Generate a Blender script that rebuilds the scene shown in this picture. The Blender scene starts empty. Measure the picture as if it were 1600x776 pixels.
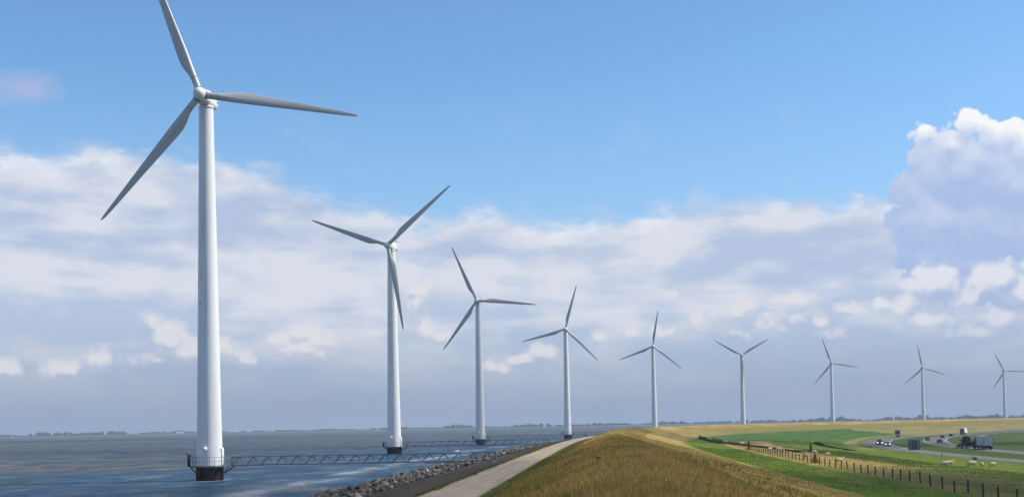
import bpy, bmesh, math, random
import numpy as np
from mathutils import Vector, Matrix

scene = bpy.context.scene
COL = scene.collection
R = math.radians
rng = np.random.default_rng(7)
random.seed(7)

# ------------------------------------------------------------------ camera
CAM_Z = 6.4
FOC = 1900.0                      # focal length in pixels of the 1600 px wide photograph
PITCH, ROLL = R(2.0), R(1.08)
CXP, CYP = 800.0, 598.2
cam_d = bpy.data.cameras.new('camera')
cam = bpy.data.objects.new('camera', cam_d)
COL.objects.link(cam)
cam_d.sensor_width = 36.0
cam_d.lens = FOC / 1600.0 * 36.0
cam_d.shift_y = (CYP - 388.0) / 1600.0
cam_d.clip_start = 0.5
cam_d.clip_end = 40000.0
FW = Vector((0, math.cos(PITCH), math.sin(PITCH)))
U0 = Vector((0, -math.sin(PITCH), math.cos(PITCH)))
R0 = Vector((1, 0, 0))
RT = R0 * math.cos(ROLL) - U0 * math.sin(ROLL)
UP = U0 * math.cos(ROLL) + R0 * math.sin(ROLL)
cm = Matrix((RT, UP, -FW)).transposed().to_4x4()
cm.translation = (0, 0, CAM_Z)
cam.matrix_world = cm
scene.camera = cam

# ------------------------------------------------------------------ colour, exposure
scene.view_settings.view_transform = 'Standard'
scene.view_settings.look = 'None'
scene.view_settings.exposure = 0.0
scene.view_settings.gamma = 1.0
scene.view_settings.use_curve_mapping = False
scene.render.engine = 'CYCLES'
scene.cycles.use_denoising = True
scene.cycles.max_bounces = 6
scene.cycles.diffuse_bounces = 2
scene.cycles.glossy_bounces = 2
scene.cycles.volume_bounces = 0
scene.cycles.transparent_max_bounces = 32


def lin(r, g, b):
    f = lambda c: c / 12.92 if c <= 0.04045 else ((c + 0.055) / 1.055) ** 2.4
    return (f(r / 255), f(g / 255), f(b / 255))


# ------------------------------------------------------------------ node helper
class X:
    """a socket with arithmetic"""
    nt = None

    def __init__(self, s):
        self.s = s

    @staticmethod
    def math(op, *a, clamp=False):
        n = X.nt.nodes.new('ShaderNodeMath')
        n.operation = op
        n.use_clamp = clamp
        for i, v in enumerate(a):
            if isinstance(v, X):
                X.nt.links.new(v.s, n.inputs[i])
            else:
                n.inputs[i].default_value = v
        return X(n.outputs[0])

    def __add__(self, o): return X.math('ADD', self, o)
    def __sub__(self, o): return X.math('SUBTRACT', self, o)
    def __rsub__(self, o): return X.math('SUBTRACT', o, self)
    def __mul__(self, o): return X.math('MULTIPLY', self, o)
    __radd__ = __add__
    __rmul__ = __mul__


def clamp01(a): return X.math('ADD', a, 0.0, clamp=True)
def mx(a, b): return X.math('MAXIMUM', a, b)
def mn(a, b): return X.math('MINIMUM', a, b)


def sstep(a, b, v):
    n = X.nt.nodes.new('ShaderNodeMapRange')
    n.interpolation_type = 'SMOOTHSTEP'
    n.inputs[1].default_value = a
    n.inputs[2].default_value = b
    X.nt.links.new(v.s, n.inputs[0])
    return X(n.outputs[0])


def vec(x, y, z=0.0):
    n = X.nt.nodes.new('ShaderNodeCombineXYZ')
    for i, v in enumerate((x, y, z)):
        if isinstance(v, X):
            X.nt.links.new(v.s, n.inputs[i])
        else:
            n.inputs[i].default_value = v
    return n.outputs[0]


def noise(v, scale, detail=6.0, rough=0.55, dist=0.0, lac=2.0, dim='2D'):
    n = X.nt.nodes.new('ShaderNodeTexNoise')
    n.noise_dimensions = dim
    n.inputs['Scale'].default_value = scale
    n.inputs['Detail'].default_value = detail
    n.inputs['Roughness'].default_value = rough
    n.inputs['Lacunarity'].default_value = lac
    n.inputs['Distortion'].default_value = dist
    X.nt.links.new(v, n.inputs['Vector'])
    return X(n.outputs[0])


def voro(v, scale, detail=0.0, rough=0.5):
    n = X.nt.nodes.new('ShaderNodeTexVoronoi')
    n.voronoi_dimensions = '2D'
    n.feature = 'F1'
    n.inputs['Scale'].default_value = scale
    n.inputs['Detail'].default_value = detail
    n.inputs['Roughness'].default_value = rough
    X.nt.links.new(v, n.inputs['Vector'])
    return X(n.outputs['Distance'])


def mixc(f, a, b):
    n = X.nt.nodes.new('ShaderNodeMix')
    n.data_type = 'RGBA'
    if isinstance(f, X):
        X.nt.links.new(f.s, n.inputs[0])
    else:
        n.inputs[0].default_value = f
    for i, c in ((6, a), (7, b)):
        if isinstance(c, X):
            X.nt.links.new(c.s, n.inputs[i])
        else:
            n.inputs[i].default_value = (c[0], c[1], c[2], 1)
    return X(n.outputs[2])


def ramp(f, stops, interp='LINEAR'):
    n = X.nt.nodes.new('ShaderNodeValToRGB')
    n.color_ramp.interpolation = interp
    e = n.color_ramp.elements
    while len(e) < len(stops):
        e.new(0.5)
    for el, (p, c) in zip(e, stops):
        el.position = p
        el.color = (c, c, c, 1) if not hasattr(c, '__len__') else (c[0], c[1], c[2], 1)
    X.nt.links.new(f.s, n.inputs[0])
    return X(n.outputs[0])


# ------------------------------------------------------------------ sky
SUN_AZ, SUN_EL = R(86.0), R(46.0)          # azimuth clockwise from the viewing direction (+Y)
SKY = 0.1


def azel(px, py):
    """photograph pixel -> direction (azimuth, elevation) in degrees"""
    d = FW + RT * ((px - CXP) / FOC) + UP * ((CYP - py) / FOC)
    d.normalize()
    return math.degrees(math.atan2(d.x, d.y)), math.degrees(math.asin(d.z))


PXD = math.degrees(1 / FOC)                # degrees per pixel


def blob_group(name, blobs, k1, k2, warp, vs, bias):
    """field of cumulus lobes over (azimuth, elevation): >0 inside"""
    g = bpy.data.node_groups.new(name, 'ShaderNodeTree')
    g.interface.new_socket('P', in_out='INPUT', socket_type='NodeSocketVector')
    g.interface.new_socket('F', in_out='OUTPUT', socket_type='NodeSocketFloat')
    old, X.nt = X.nt, g
    gi = g.nodes.new('NodeGroupInput')
    go = g.nodes.new('NodeGroupOutput')
    P = gi.outputs[0]
    # domain warp
    wn = g.nodes.new('ShaderNodeTexNoise')
    wn.noise_dimensions = '2D'
    wn.inputs['Scale'].default_value = 0.55 * vs
    wn.inputs['Detail'].default_value = 3
    wn.inputs['Roughness'].default_value = 0.6
    g.links.new(P, wn.inputs['Vector'])
    wv = g.nodes.new('ShaderNodeVectorMath')
    wv.operation = 'MULTIPLY_ADD'
    g.links.new(wn.outputs['Color'], wv.inputs[0])
    wv.inputs[1].default_value = (warp, warp, 0)
    wv.inputs[2].default_value = (-warp / 2, -warp / 2, 0)
    ad = g.nodes.new('ShaderNodeVectorMath')
    ad.operation = 'ADD'
    g.links.new(P, ad.inputs[0])
    g.links.new(wv.outputs[0], ad.inputs[1])
    Q = ad.outputs[0]
    cur = None
    for (px, py, rx, ry) in blobs:
        a, e = azel(px, py)
        kx, ky = 1 / (rx * PXD), 1 / (ry * PXD)
        m = g.nodes.new('ShaderNodeVectorMath')
        m.operation = 'MULTIPLY_ADD'
        g.links.new(Q, m.inputs[0])
        m.inputs[1].default_value = (kx, ky, 0)
        m.inputs[2].default_value = (-a * kx, -e * ky, 0)
        l = g.nodes.new('ShaderNodeVectorMath')
        l.operation = 'LENGTH'
        g.links.new(m.outputs[0], l.inputs[0])
        r = (rx * ry) ** 0.5 * PXD
        v = (1.0 - X(l.outputs['Value'])) * r
        cur = v if cur is None else X.math('SMOOTH_MAX', cur, v, 0.25)
    f = cur + (bias - voro(Q, 0.85 * vs, 1.0, 0.5)) * k1 + (noise(Q, 1.6 * vs, 5, 0.6) - 0.5) * k2
    g.links.new(f.s, go.inputs[0])
    X.nt = old
    return g


BIG = [(1514, 196, 32, 26), (1446, 208, 24, 16), (1568, 215, 48, 30), (1487, 228, 48, 34), (1612, 230, 55, 40), (1434, 245, 22, 26),
       (1507, 275, 82, 60), (1590, 290, 85, 60), (1428, 300, 38, 40), (1398, 336, 20, 22), (1464, 345, 75, 60), (1545, 352, 95, 70),
       (1448, 402, 48, 48), (1520, 420, 90, 60), (1660, 260, 95, 80), (1680, 380, 120, 110), (1760, 300, 130, 120), (1600, 430, 80, 60)]
LOW = [(1459, 446, 46, 34), (1502, 468, 38, 28), (1420, 480, 32, 26), (1556, 440, 38, 34), (1568, 498, 42, 34), (1604, 464, 40, 40), (1372, 473, 22, 16),
       (1450, 500, 60, 26), (1650, 450, 60, 60), (1520, 520, 70, 20)]
PUFF = [(262, 535, 30, 34), (245, 562, 42, 18), (286, 550, 28, 28), (241, 508, 15, 16), (155, 563, 17, 17), (2, 577, 30, 18), (96, 577, 28, 14),
        (470, 519, 30, 14), (500, 535, 24, 17), (440, 533, 22, 16), (472, 548, 52, 16), (650, 456, 18, 17), (645, 485, 20, 27), (655, 517, 22, 22),
        (690, 527, 17, 13), (582, 520, 13, 7), (845, 551, 24, 16), (815, 563, 28, 12), (780, 572, 28, 9), (940, 526, 13, 14),
        (1050, 462, 12, 9), (1085, 500, 16, 17), (1150, 492, 28, 15), (1167, 480, 17, 14), (1152, 520, 22, 13), (1200, 505, 28, 16),
        (1235, 467, 34, 8), (1281, 500, 22, 14), (1240, 501, 18, 9), (1330, 484, 24, 12), (985, 520, 14, 10), (345, 545, 22, 18), (385, 560, 22, 12), (1040, 520, 22, 12), (1300, 520, 26, 12)]


def build_world():
    w = bpy.data.worlds.new('World')
    scene.world = w
    w.use_nodes = True
    nt = w.node_tree
    nt.nodes.clear()
    X.nt = nt
    out = nt.nodes.new('ShaderNodeOutputWorld')
    bg = nt.nodes.new('ShaderNodeBackground')
    bg.inputs['Strength'].default_value = SKY
    nt.links.new(bg.outputs[0], out.inputs[0])
    sky = nt.nodes.new('ShaderNodeTexSky')
    sky.sky_type = 'NISHITA'
    sky.sun_disc = False
    sky.sun_elevation = SUN_EL
    sky.sun_rotation = SUN_AZ
    sky.altitude = 0
    sky.air_density = 1.0
    sky.dust_density = 0.6
    sky.ozone_density = 2.0
    tc = nt.nodes.new('ShaderNodeTexCoord')
    sp = nt.nodes.new('ShaderNodeSeparateXYZ')
    nt.links.new(tc.outputs['Generated'], sp.inputs[0])
    dx, dy, dz = (X(sp.outputs[i]) for i in range(3))
    az = X.math('DEGREES', X.math('ARCTAN2', dx, dy))
    el = X.math('DEGREES', X.math('ARCSINE', dz))
    P = vec(az, el)

    def cc(r, g, b):                       # display colour -> value before the background strength
        return tuple(c / SKY for c in lin(r, g, b))

    # deep blue of the clear sky: the physical sky, saturated as the photograph's processing
    hs = nt.nodes.new('ShaderNodeMix')
    hs.data_type = 'RGBA'
    hs.blend_type = 'MULTIPLY'
    hs.inputs[0].default_value = 1.0
    nt.links.new(sky.outputs[0], hs.inputs[6])
    hs.inputs[7].default_value = SKY_TINT
    base = mixc(sstep(17.0, 34.0, el), X(hs.outputs[2]), X(sky.outputs[0]))
    base = mixc((1.0 - sstep(6.0, 17.5, el)) * 0.45, base, cc(168, 201, 238))
    # scattered cumulus added above the view to whiten the fill light
    cov = noise(vec(az * 0.045 + 7.0, el * 0.06), 1.0, 3, .5)
    base = mixc(sstep(20.0, 30.0, el) * sstep(.46, .62, cov), base, cc(170, 175, 186))

    # ---- broad layer of stratocumulus
    edge_px = [(-500, 215), (0, 228), (60, 232), (150, 226), (230, 238), (330, 240), (420, 252), (480, 290), (540, 318), (600, 322), (660, 336), (760, 332), (860, 334),
               (960, 334), (1060, 320), (1110, 310), (1190, 308), (1300, 304), (1400, 300), (1600, 300), (2200, 280)]
    stops = []
    for (px, py) in edge_px:
        a, e = azel(px, py)
        stops.append((min(1, max(0, (a + 45) / 90)), e / 25))
    edge = ramp((az + 45.0) * (1 / 90), stops, 'B_SPLINE') * 25.0
    n1 = noise(vec(az * 0.6, el), 0.5, 6, 0.58) - 0.5
    n1b = noise(vec(az * 0.5 + 31.0, el * 1.6), 1.6, 5, 0.6) - 0.5
    depth = edge - el + n1 * 2.6 + n1b * 0.7
    band = sstep(-0.35, 1.0, depth + (noise(vec(az * 0.9 + 5.0, el * 2.2), 1.0, 5, 0.6) - 0.5) * 0.9)
    thick = sstep(0.0, 3.2, depth)
    st = noise(vec(az * 0.075 + 17.3, el * 0.50), 1.0, 5, 0.52, 0.3)
    st2 = noise(vec(az * 0.35 + 51.0, el * 0.8), 1.0, 4, 0.5)
    v = sstep(0.37, 0.62, st * 0.60 + st2 * 0.40)
    bandc = mixc(v, cc(186, 197, 223), cc(221, 225, 236))
    # bright upper rim
    rim = sstep(0.05, 0.6, depth) * (1.0 - sstep(0.6, 1.7, depth)) * sstep(0.42, 0.62, noise(vec(az + 80.0, el * 1.2), 0.32, 4, 0.55))
    bandc = mixc(rim * 0.8, bandc, cc(236, 239, 247))
    # haze towards the horizon
    hz = 1.0 - sstep(0.6, 5.6, el + n1 * 0.8)
    hzc = mixc(sstep(0.3, 0.7, st), cc(146, 160, 190), cc(157, 170, 197))
    bandc = mixc(hz * 0.92, bandc, hzc)
    col = mixc(band * (0.84 + v * 0.14), base, bandc)
    # thin veil on the left, high up
    wsp = sstep(0.55, 0.8, noise(vec(az * 0.8 + 20.0, el * 1.3), 0.35, 6, 0.6)) * (1.0 - sstep(9.0, 16.5, el)) * 0.35
    col = mixc(wsp * (1.0 - band), col, cc(205, 214, 236))
    a0, e0 = azel(42, 142)
    lq = X.math('SQRT', (az - a0) * (az - a0) + (el - e0) * (el - e0) * 6.0) * (1 / 1.9)
    col = mixc(clamp01(1.05 - lq + n1 * 2.2) * 0.75, col, cc(178, 188, 226))

    def shift(dxx, dyy):
        return vec(az + dxx, el + dyy)

    def use(g, p):
        n = nt.nodes.new('ShaderNodeGroup')
        n.node_tree = g
        nt.links.new(p, n.inputs[0])
        return X(n.outputs[0])

    # ---- tall cumulus
    gb = blob_group('tall cumulus', BIG, 0.50, 0.34, 0.40, 1.5, 0.52)
    f0 = use(gb, P)
    f1 = use(gb, shift(0.10, 0.55))
    upl = sstep(10.2, 14.4, el + n1 * 2.6 + (az - 20.0) * 0.28)
    rimb = 1.0 - sstep(0.15, 0.9, f0)
    lit = clamp01((f0 - f1) * (0.16 + upl * 0.6) + upl * 0.50 + rimb * upl * 0.35 + (noise(P, 0.4, 4, 0.5) - 0.5) * 0.35 + 0.06)
    bc = mixc(lit, cc(172, 194, 233), cc(250, 251, 254))
    bc = mixc((1.0 - sstep(3.0, 9.5, el)) * 0.6, bc, cc(170, 188, 224))
    col = mixc(sstep(0.0, 0.22, f0), col, bc)
    # ---- lower lobes in front
    gl = blob_group('low lobes', LOW, 0.42, 0.32, 0.45, 1.5, 0.82)
    f0 = use(gl, P)
    f1 = use(gl, shift(-0.12, 0.35))
    f2 = use(gl, shift(-0.20, 1.10))
    nz = noise(P, 0.8, 6, 0.62) - 0.5
    lit = sstep(-0.30, 0.75, (f0 - f1) * 0.7 + (f0 - f2) * 0.5 + nz * 0.8)
    lc = mixc(lit, cc(178, 193, 224), cc(231, 232, 240))
    fade = sstep(3.2, 5.6, el)
    col = mixc(sstep(-0.05, 0.45, f0) * (0.22 + lit * 0.30 + fade * 0.42), col, lc)
    # ---- small puffs
    gp = blob_group('puffs', [(a, b, c * 1.25, d * 1.25) for a, b, c, d in PUFF], 0.34, 0.34, 0.40, 1.5, 0.80)
    f0 = use(gp, P)
    f1 = use(gp, shift(0.10, 0.30))
    f2 = use(gp, shift(0.20, 0.95))
    nz = noise(P, 1.1, 6, 0.62) - 0.5
    lit = sstep(-0.30, 0.62, (f0 - f1) * 0.7 + (f0 - f2) * 0.55 + nz * 0.8)
    pc = mixc(lit, cc(176, 189, 217), cc(229, 228, 233))
    col = mixc(sstep(-0.08, 0.50, f0 + nz * 0.25) * (0.18 + lit * 0.72), col, pc)
    # below the horizon: ground haze
    col = mixc(sstep(-1.2, -0.2, el), cc(110, 120, 135), col)
    nt.links.new(col.s, bg.inputs['Color'])
    w.cycles.sampling_method = 'MANUAL'
    w.cycles.sample_map_resolution = 512


SKY_TINT = (1.10, 1.48, 1.72, 1)
build_world()

sun_d = bpy.data.lights.new('sun', 'SUN')
sun_d.energy = 5.0
sun_d.angle = R(0.53)
sun_d.color = (1.0, 0.955, 0.88)
sun = bpy.data.objects.new('sun', sun_d)
COL.objects.link(sun)
SUN_DIR = Vector((math.sin(SUN_AZ) * math.cos(SUN_EL), math.cos(SUN_AZ) * math.cos(SUN_EL), math.sin(SUN_EL)))
sun.rotation_euler = SUN_DIR.to_track_quat('Z', 'Y').to_euler()
sun.location = SUN_DIR * 300



# ------------------------------------------------------------------ line of the dike: everything runs along it at (s, d)
TP = [(-39.8, 159.6), (-28.6, 293.), (-11.4, 425.8), (25.2, 560.5), (81.3, 697.4), (153., 808.1), (248.4, 944.9), (359.9, 1066.), (475.7, 1175.7)]


def dike_curve():
    P = np.array(TP)
    e = P[-1] - P[-2]
    ctrl = np.vstack([[-97., -640.], [-66., -200.], [-51.6, 0.], P, P[-1] + e, P[-1] + e * 4, P[-1] + e * 30])
    out = []
    for i in range(len(ctrl) - 1):
        p0 = ctrl[i - 1] if i else 2 * ctrl[0] - ctrl[1]
        p1, p2 = ctrl[i], ctrl[i + 1]
        p3 = ctrl[i + 2] if i + 2 < len(ctrl) else 2 * ctrl[-1] - ctrl[-2]
        n = 60 if i < len(ctrl) - 2 else 600
        if i >= len(ctrl) - 2:
            t = np.linspace(0, 1, n, endpoint=False)[:, None]
            out.append(p1 + (p2 - p1) * t)
            continue
        t = np.linspace(0, 1, n, endpoint=False)[:, None]
        out.append(.5 * (2 * p1 + (-p0 + p2) * t + (2 * p0 - 5 * p1 + 4 * p2 - p3) * t ** 2 + (-p0 + 3 * p1 - 3 * p2 + p3) * t ** 3))
    out.append(ctrl[-1:])
    c = np.vstack(out)
    for _ in range(400):
        c[1:-1] = .5 * c[1:-1] + .25 * (c[2:] + c[:-2])
    L = np.concatenate([[0], np.cumsum(np.hypot(*np.diff(c, axis=0).T))])
    s = np.arange(0, L[-1], 2.0)
    c = np.stack([np.interp(s, L, c[:, 0]), np.interp(s, L, c[:, 1])], 1)
    t = np.gradient(c, axis=0)
    t /= np.hypot(t[:, 0], t[:, 1])[:, None]
    i0 = int(np.argmin(np.abs(c[:, 1]) + (s > 3000) * 1e6))     # s = 200 beside the camera
    return s - s[i0] + 201.0, c, t


CS, CC, CT = dike_curve()
CN = np.stack([CT[:, 1], -CT[:, 0]], 1)                          # towards the land


def xy(s, d):
    s = np.asarray(s, float)
    d = np.asarray(d, float)
    cx, cy = np.interp(s, CS, CC[:, 0]), np.interp(s, CS, CC[:, 1])
    nx, ny = np.interp(s, CS, CN[:, 0]), np.interp(s, CS, CN[:, 1])
    return cx + nx * d, cy + ny * d


def heading(s):
    """angle about +Z that turns +Y to the direction of the dike"""
    return math.atan2(-float(np.interp(s, CS, CT[:, 0])), float(np.interp(s, CS, CT[:, 1])))


PD = [20, 24.5, 28, 33, 40.6, 41.0, 44.8, 46.2, 49.5, 51.6, 52.9, 54.2, 57.8, 67.0, 72.4, 79, 100, 115, 125, 135, 1000]
PZ = [-1.6, -.05, .5, 1.0, 2.42, 2.5, 2.5, 2.75, 3.85, 4.75, 4.95, 4.8, 3.75, 1.3, .2, -.5, -1., -2, -2.8, -3, -3]


def vnoise(x, y, scale, seed, octaves=3):
    """smooth noise in about -1..1 from sums of rotated sine products"""
    r = np.random.default_rng(seed)
    out = np.zeros(np.broadcast(x, y).shape)
    amp, f, tot = 1.0, 1.0 / scale, 0.0
    for _ in range(octaves):
        for _k in range(3):
            a = r.uniform(0, 6.283)
            p, q = r.uniform(0, 6.283, 2)
            u = x * math.cos(a) + y * math.sin(a)
            w = -x * math.sin(a) + y * math.cos(a)
            out = out + amp * np.sin(u * f * r.uniform(2.2, 4.2) + p + 1.3 * np.sin(w * f * 2.1 + q)) / 3
        tot += amp
        amp *= .55
        f *= 2.1
    return out / tot * 1.7


def ground_z(s, d):
    s = np.asarray(s, float)
    d = np.asarray(d, float)
    z = np.interp(d, PD, PZ)
    z = (z + np.interp(d - .9, PD, PZ) + np.interp(d + .9, PD, PZ)) / 3 * (d > 46.5) + z * (d <= 46.5)
    a = np.clip((d - 46) / 3, 0, 1) * np.clip((134 - d) / 6, 0, 1)
    z = z + a * (.10 * vnoise(s, d, 9, 3) + .05 * vnoise(s, d, 2.6, 4))
    m = np.clip((d - 51) / 2, 0, 1) * np.clip((58 - d) / 3, 0, 1)
    return z + .07 * m * vnoise(s, d * 3, 30, 5)


def pt(s, d, dz=0.0):
    x, y = xy(s, d)
    return Vector((float(x), float(y), float(ground_z(s, d)) + dz))


# ------------------------------------------------------------------ object helpers
def tag(o, label=None, cat=None, group=None, kind=None):
    for k, v in (('label', label), ('category', cat), ('group', group), ('kind', kind)):
        if v:
            o[k] = v
    return o


def empty(name, loc=(0, 0, 0), rz=0.0):
    o = bpy.data.objects.new(name, None)
    o.empty_display_size = .3
    o.location = loc
    o.rotation_euler = (0, 0, rz)
    COL.objects.link(o)
    return o


def link(name, me, parent=None, loc=(0, 0, 0), rz=0.0):
    o = bpy.data.objects.new(name, me)
    COL.objects.link(o)
    o.parent = parent
    o.location = loc
    o.rotation_euler = (0, 0, rz)
    return o


KIDS = {}


def copy_tree(o, parent=None):
    c = o.copy()
    COL.objects.link(c)
    c.parent = parent
    for ch in list(o.children):
        copy_tree(ch, c)
    return c


class MB:
    """collects shapes into one mesh"""

    def __init__(self):
        self.v, self.f, self.sm = [], [], []

    def add(self, vs, fs, smooth=False, M=None):
        n = len(self.v)
        for p in vs:
            p = Vector(p)
            self.v.append(tuple(M @ p if M else p))
        for f in fs:
            self.f.append([i + n for i in f])
            self.sm.append(smooth)
        return self

    def box(self, x0, x1, y0, y1, z0, z1, M=None, b=0.0):
        if b <= 0:
            vs = [(x, y, z) for z in (z0, z1) for y in (y0, y1) for x in (x0, x1)]
            return self.add(vs, [(0, 2, 3, 1), (4, 5, 7, 6), (0, 1, 5, 4), (2, 6, 7, 3), (0, 4, 6, 2), (1, 3, 7, 5)], False, M)
        bm = bmesh.new()
        bmesh.ops.create_cube(bm, size=1)
        for v in bm.verts:
            v.co = Vector(((x0 + x1) / 2 + v.co.x * (x1 - x0), (y0 + y1) / 2 + v.co.y * (y1 - y0), (z0 + z1) / 2 + v.co.z * (z1 - z0)))
        bmesh.ops.bevel(bm, geom=bm.edges[:], offset=b, segments=2, affect='EDGES', profile=.5)
        return self.bm(bm, True, M)

    def bm(self, bm, smooth=False, M=None):
        bm.verts.index_update()
        self.add([v.co.copy() for v in bm.verts], [[v.index for v in f.verts] for f in bm.faces], smooth, M)
        bm.free()
        return self

    def rings(self, rings, smooth=True, caps=True, closed=True, M=None):
        n = len(rings[0])
        vs = [p for r in rings for p in r]
        fs = []
        for i in range(len(rings) - 1):
            for j in range(n if closed else n - 1):
                k = (j + 1) % n
                fs.append((i * n + j, i * n + k, (i + 1) * n + k, (i + 1) * n + j))
        self.add(vs, fs, smooth, M)
        if caps:
            self.add(rings[0][::-1], [tuple(range(n))], False, M)
            self.add(rings[-1], [tuple(range(n))], False, M)
        return self

    def lathe(self, prof, n=32, smooth=True, caps=True, M=None):
        """prof: (radius, z)"""
        return self.rings([[(r * math.cos(2 * math.pi * k / n), r * math.sin(2 * math.pi * k / n), z) for k in range(n)] for r, z in prof], smooth, caps, True, M)

    def tube(self, a, b, r, n=6, r2=None, smooth=True):
        a, b = Vector(a), Vector(b)
        q = (b - a).to_track_quat('Z', 'Y').to_matrix()
        rr = (r, r if r2 is None else r2)
        return self.rings([[p + q @ Vector((w * math.cos(2 * math.pi * k / n), w * math.sin(2 * math.pi * k / n), 0)) for k in range(n)] for p, w in ((a, rr[0]), (b, rr[1]))], smooth)

    def ball(self, c, r, sub=2, scale=(1, 1, 1), M=None):
        bm = bmesh.new()
        bmesh.ops.create_icosphere(bm, subdivisions=sub, radius=1)
        for v in bm.verts:
            v.co = Vector((c[0] + v.co.x * r * scale[0], c[1] + v.co.y * r * scale[1], c[2] + v.co.z * r * scale[2]))
        return self.bm(bm, True, M)

    def mesh(self, name, mat):
        me = bpy.data.meshes.new(name)
        me.from_pydata(self.v, [], self.f)
        me.polygons.foreach_set('use_smooth', self.sm)
        me.materials.append(mat)
        me.update()
        return me

    def build(self, name, mat, parent=None, loc=(0, 0, 0), rz=0.0):
        return link(name, self.mesh(name, mat), parent, loc, rz)


def np_mesh(name, V, F, mat, smooth=False, cols=None, attrs=None):
    """mesh from arrays; F is (n, k)"""
    me = bpy.data.meshes.new(name)
    n, k = F.shape
    me.vertices.add(len(V))
    me.vertices.foreach_set('co', np.ascontiguousarray(V, np.float32).ravel())
    me.loops.add(n * k)
    me.loops.foreach_set('vertex_index', np.ascontiguousarray(F, np.int32).ravel())
    me.polygons.add(n)
    me.polygons.foreach_set('loop_start', np.arange(0, n * k, k, dtype=np.int32))
    me.polygons.foreach_set('use_smooth', np.full(n, smooth))
    if cols is not None:
        a = me.color_attributes.new('Col', 'FLOAT_COLOR', 'POINT')
        c = np.ones((len(V), 4), np.float32)
        c[:, :3] = cols
        a.data.foreach_set('color', c.ravel())
    for nm, v in (attrs or {}).items():
        a = me.attributes.new(nm, 'FLOAT', 'POINT')
        a.data.foreach_set('value', np.ascontiguousarray(v, np.float32))
    me.materials.append(mat)
    me.update(calc_edges=True)
    return me


def grid_faces(ni, nj):
    i, j = np.meshgrid(np.arange(ni - 1), np.arange(nj - 1), indexing='ij')
    a = (i * nj + j).ravel()
    return np.stack([a, a + nj, a + nj + 1, a + 1], 1)


# ------------------------------------------------------------------ materials
def new_mat(name):
    m = bpy.data.materials.new(name)
    m.use_nodes = True
    nt = m.node_tree
    X.nt = nt
    return m, nt, nt.nodes['Principled BSDF']


def obj_co():
    n = X.nt.nodes.new('ShaderNodeTexCoord')
    return n.outputs['Object']


def scaled(v, sx, sy, sz):
    n = X.nt.nodes.new('ShaderNodeVectorMath')
    n.operation = 'MULTIPLY'
    X.nt.links.new(v, n.inputs[0])
    n.inputs[1].default_value = (sx, sy, sz)
    return n.outputs[0]


def attr(name, out='Fac'):
    n = X.nt.nodes.new('ShaderNodeAttribute')
    n.attribute_name = name
    return X(n.outputs[out])


def bump(h, strength, dist, normal=None):
    n = X.nt.nodes.new('ShaderNodeBump')
    n.inputs['Strength'].default_value = strength
    n.inputs['Distance'].default_value = dist
    X.nt.links.new(h.s, n.inputs['Height'])
    if normal:
        X.nt.links.new(normal, n.inputs['Normal'])
    return n.outputs[0]


def plain(name, c, rough=.5, metal=0.0, var=.12, scale=1.5, spec=.5, coat=0.0):
    """painted or bare surface with a little uneven colour and roughness"""
    m, nt, b = new_mat(name)
    n1 = noise(obj_co(), scale, 5, .6, dim='3D')
    dark = tuple(x * (1 - var * 1.6) for x in c)
    lite = tuple(min(1, x * (1 + var)) for x in c)
    nt.links.new(mixc(sstep(.3, .7, n1), dark, lite).s, b.inputs['Base Color'])
    nt.links.new((n1 * .25 + (rough - .12)).s, b.inputs['Roughness'])
    b.inputs['Metallic'].default_value = metal
    b.inputs['Specular IOR Level'].default_value = spec
    b.inputs['Coat Weight'].default_value = coat
    return m


M = {}
M['steel'] = plain('grey steel', (.13, .15, .17), .55, .3)
M['deck'] = plain('deck grating', (.10, .11, .13), .7)
M['pile'] = plain('rusty pile', (.045, .022, .018), .8, 0, .5, 1.2)
M['galv'] = plain('galvanised truss', (.17, .20, .23), .55, .2)
M['dark'] = plain('dark cap', (.03, .035, .045), .6)
M['lamp'] = plain('white lamp', (.80, .80, .80), .3, 0, .02)
M['seam'] = plain('seam', (.30, .31, .33), .6)
M['wood'] = plain('weathered wood', (.055, .042, .030), .9, 0, .35, 8)
M['woodlite'] = plain('pale wood', (.17, .13, .09), .9, 0, .3, 8)
M['wire'] = plain('wire', (.12, .12, .12), .5, .6)
M['wool'] = plain('wool', (.52, .44, .33), 1., 0, .22, 9, .1)
M['sheepskin'] = plain('sheep face', (.42, .36, .29), .9, 0, .2, 9, .2)
M['tyre'] = plain('tyre', (.02, .02, .022), .85)
M['rim'] = plain('wheel rim', (.35, .36, .38), .35, .8)
M['glass'] = plain('dark glass', (.02, .025, .03), .12, 0, .05, 1, .7)
M['asph_paint'] = plain('road paint', (.62, .62, .60), .7, 0, .15, 2)
M['signback'] = plain('sign back', (.085, .115, .14), .5, .3)
M['signpost'] = plain('sign post', (.42, .44, .45), .45, .6)
M['bird'] = plain('dark plumage', (.018, .018, .02), .7)
M['gull'] = plain('white plumage', (.75, .75, .74), .8, 0, .05)
M['green'] = plain('green box', (.02, .09, .05), .6)
M['brownbox'] = plain('brown box', (.07, .035, .02), .7)


def m_white():
    m, nt, b = new_mat('white turbine paint')
    co = obj_co()
    n1 = noise(scaled(co, 1.2, 1.2, .06), 1.0, 5, .6, dim='3D')
    n2 = noise(co, 2.0, 4, .6, dim='3D')
    sep = nt.nodes.new('ShaderNodeSeparateXYZ')
    nt.links.new(co, sep.inputs[0])
    z = X(sep.outputs[2])
    c = mixc(sstep(.50, .78, n1), (.76, .765, .76), (.60, .595, .57))
    low = (1.0 - sstep(2.0, 9.0, z)) * sstep(.45, .7, n2) * .35
    c = mixc(low, c, (.55, .50, .43))
    nt.links.new(c.s, b.inputs['Base Color'])
    nt.links.new((n2 * .2 + .28).s, b.inputs['Roughness'])
    return m


M['white'] = m_white()


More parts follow.
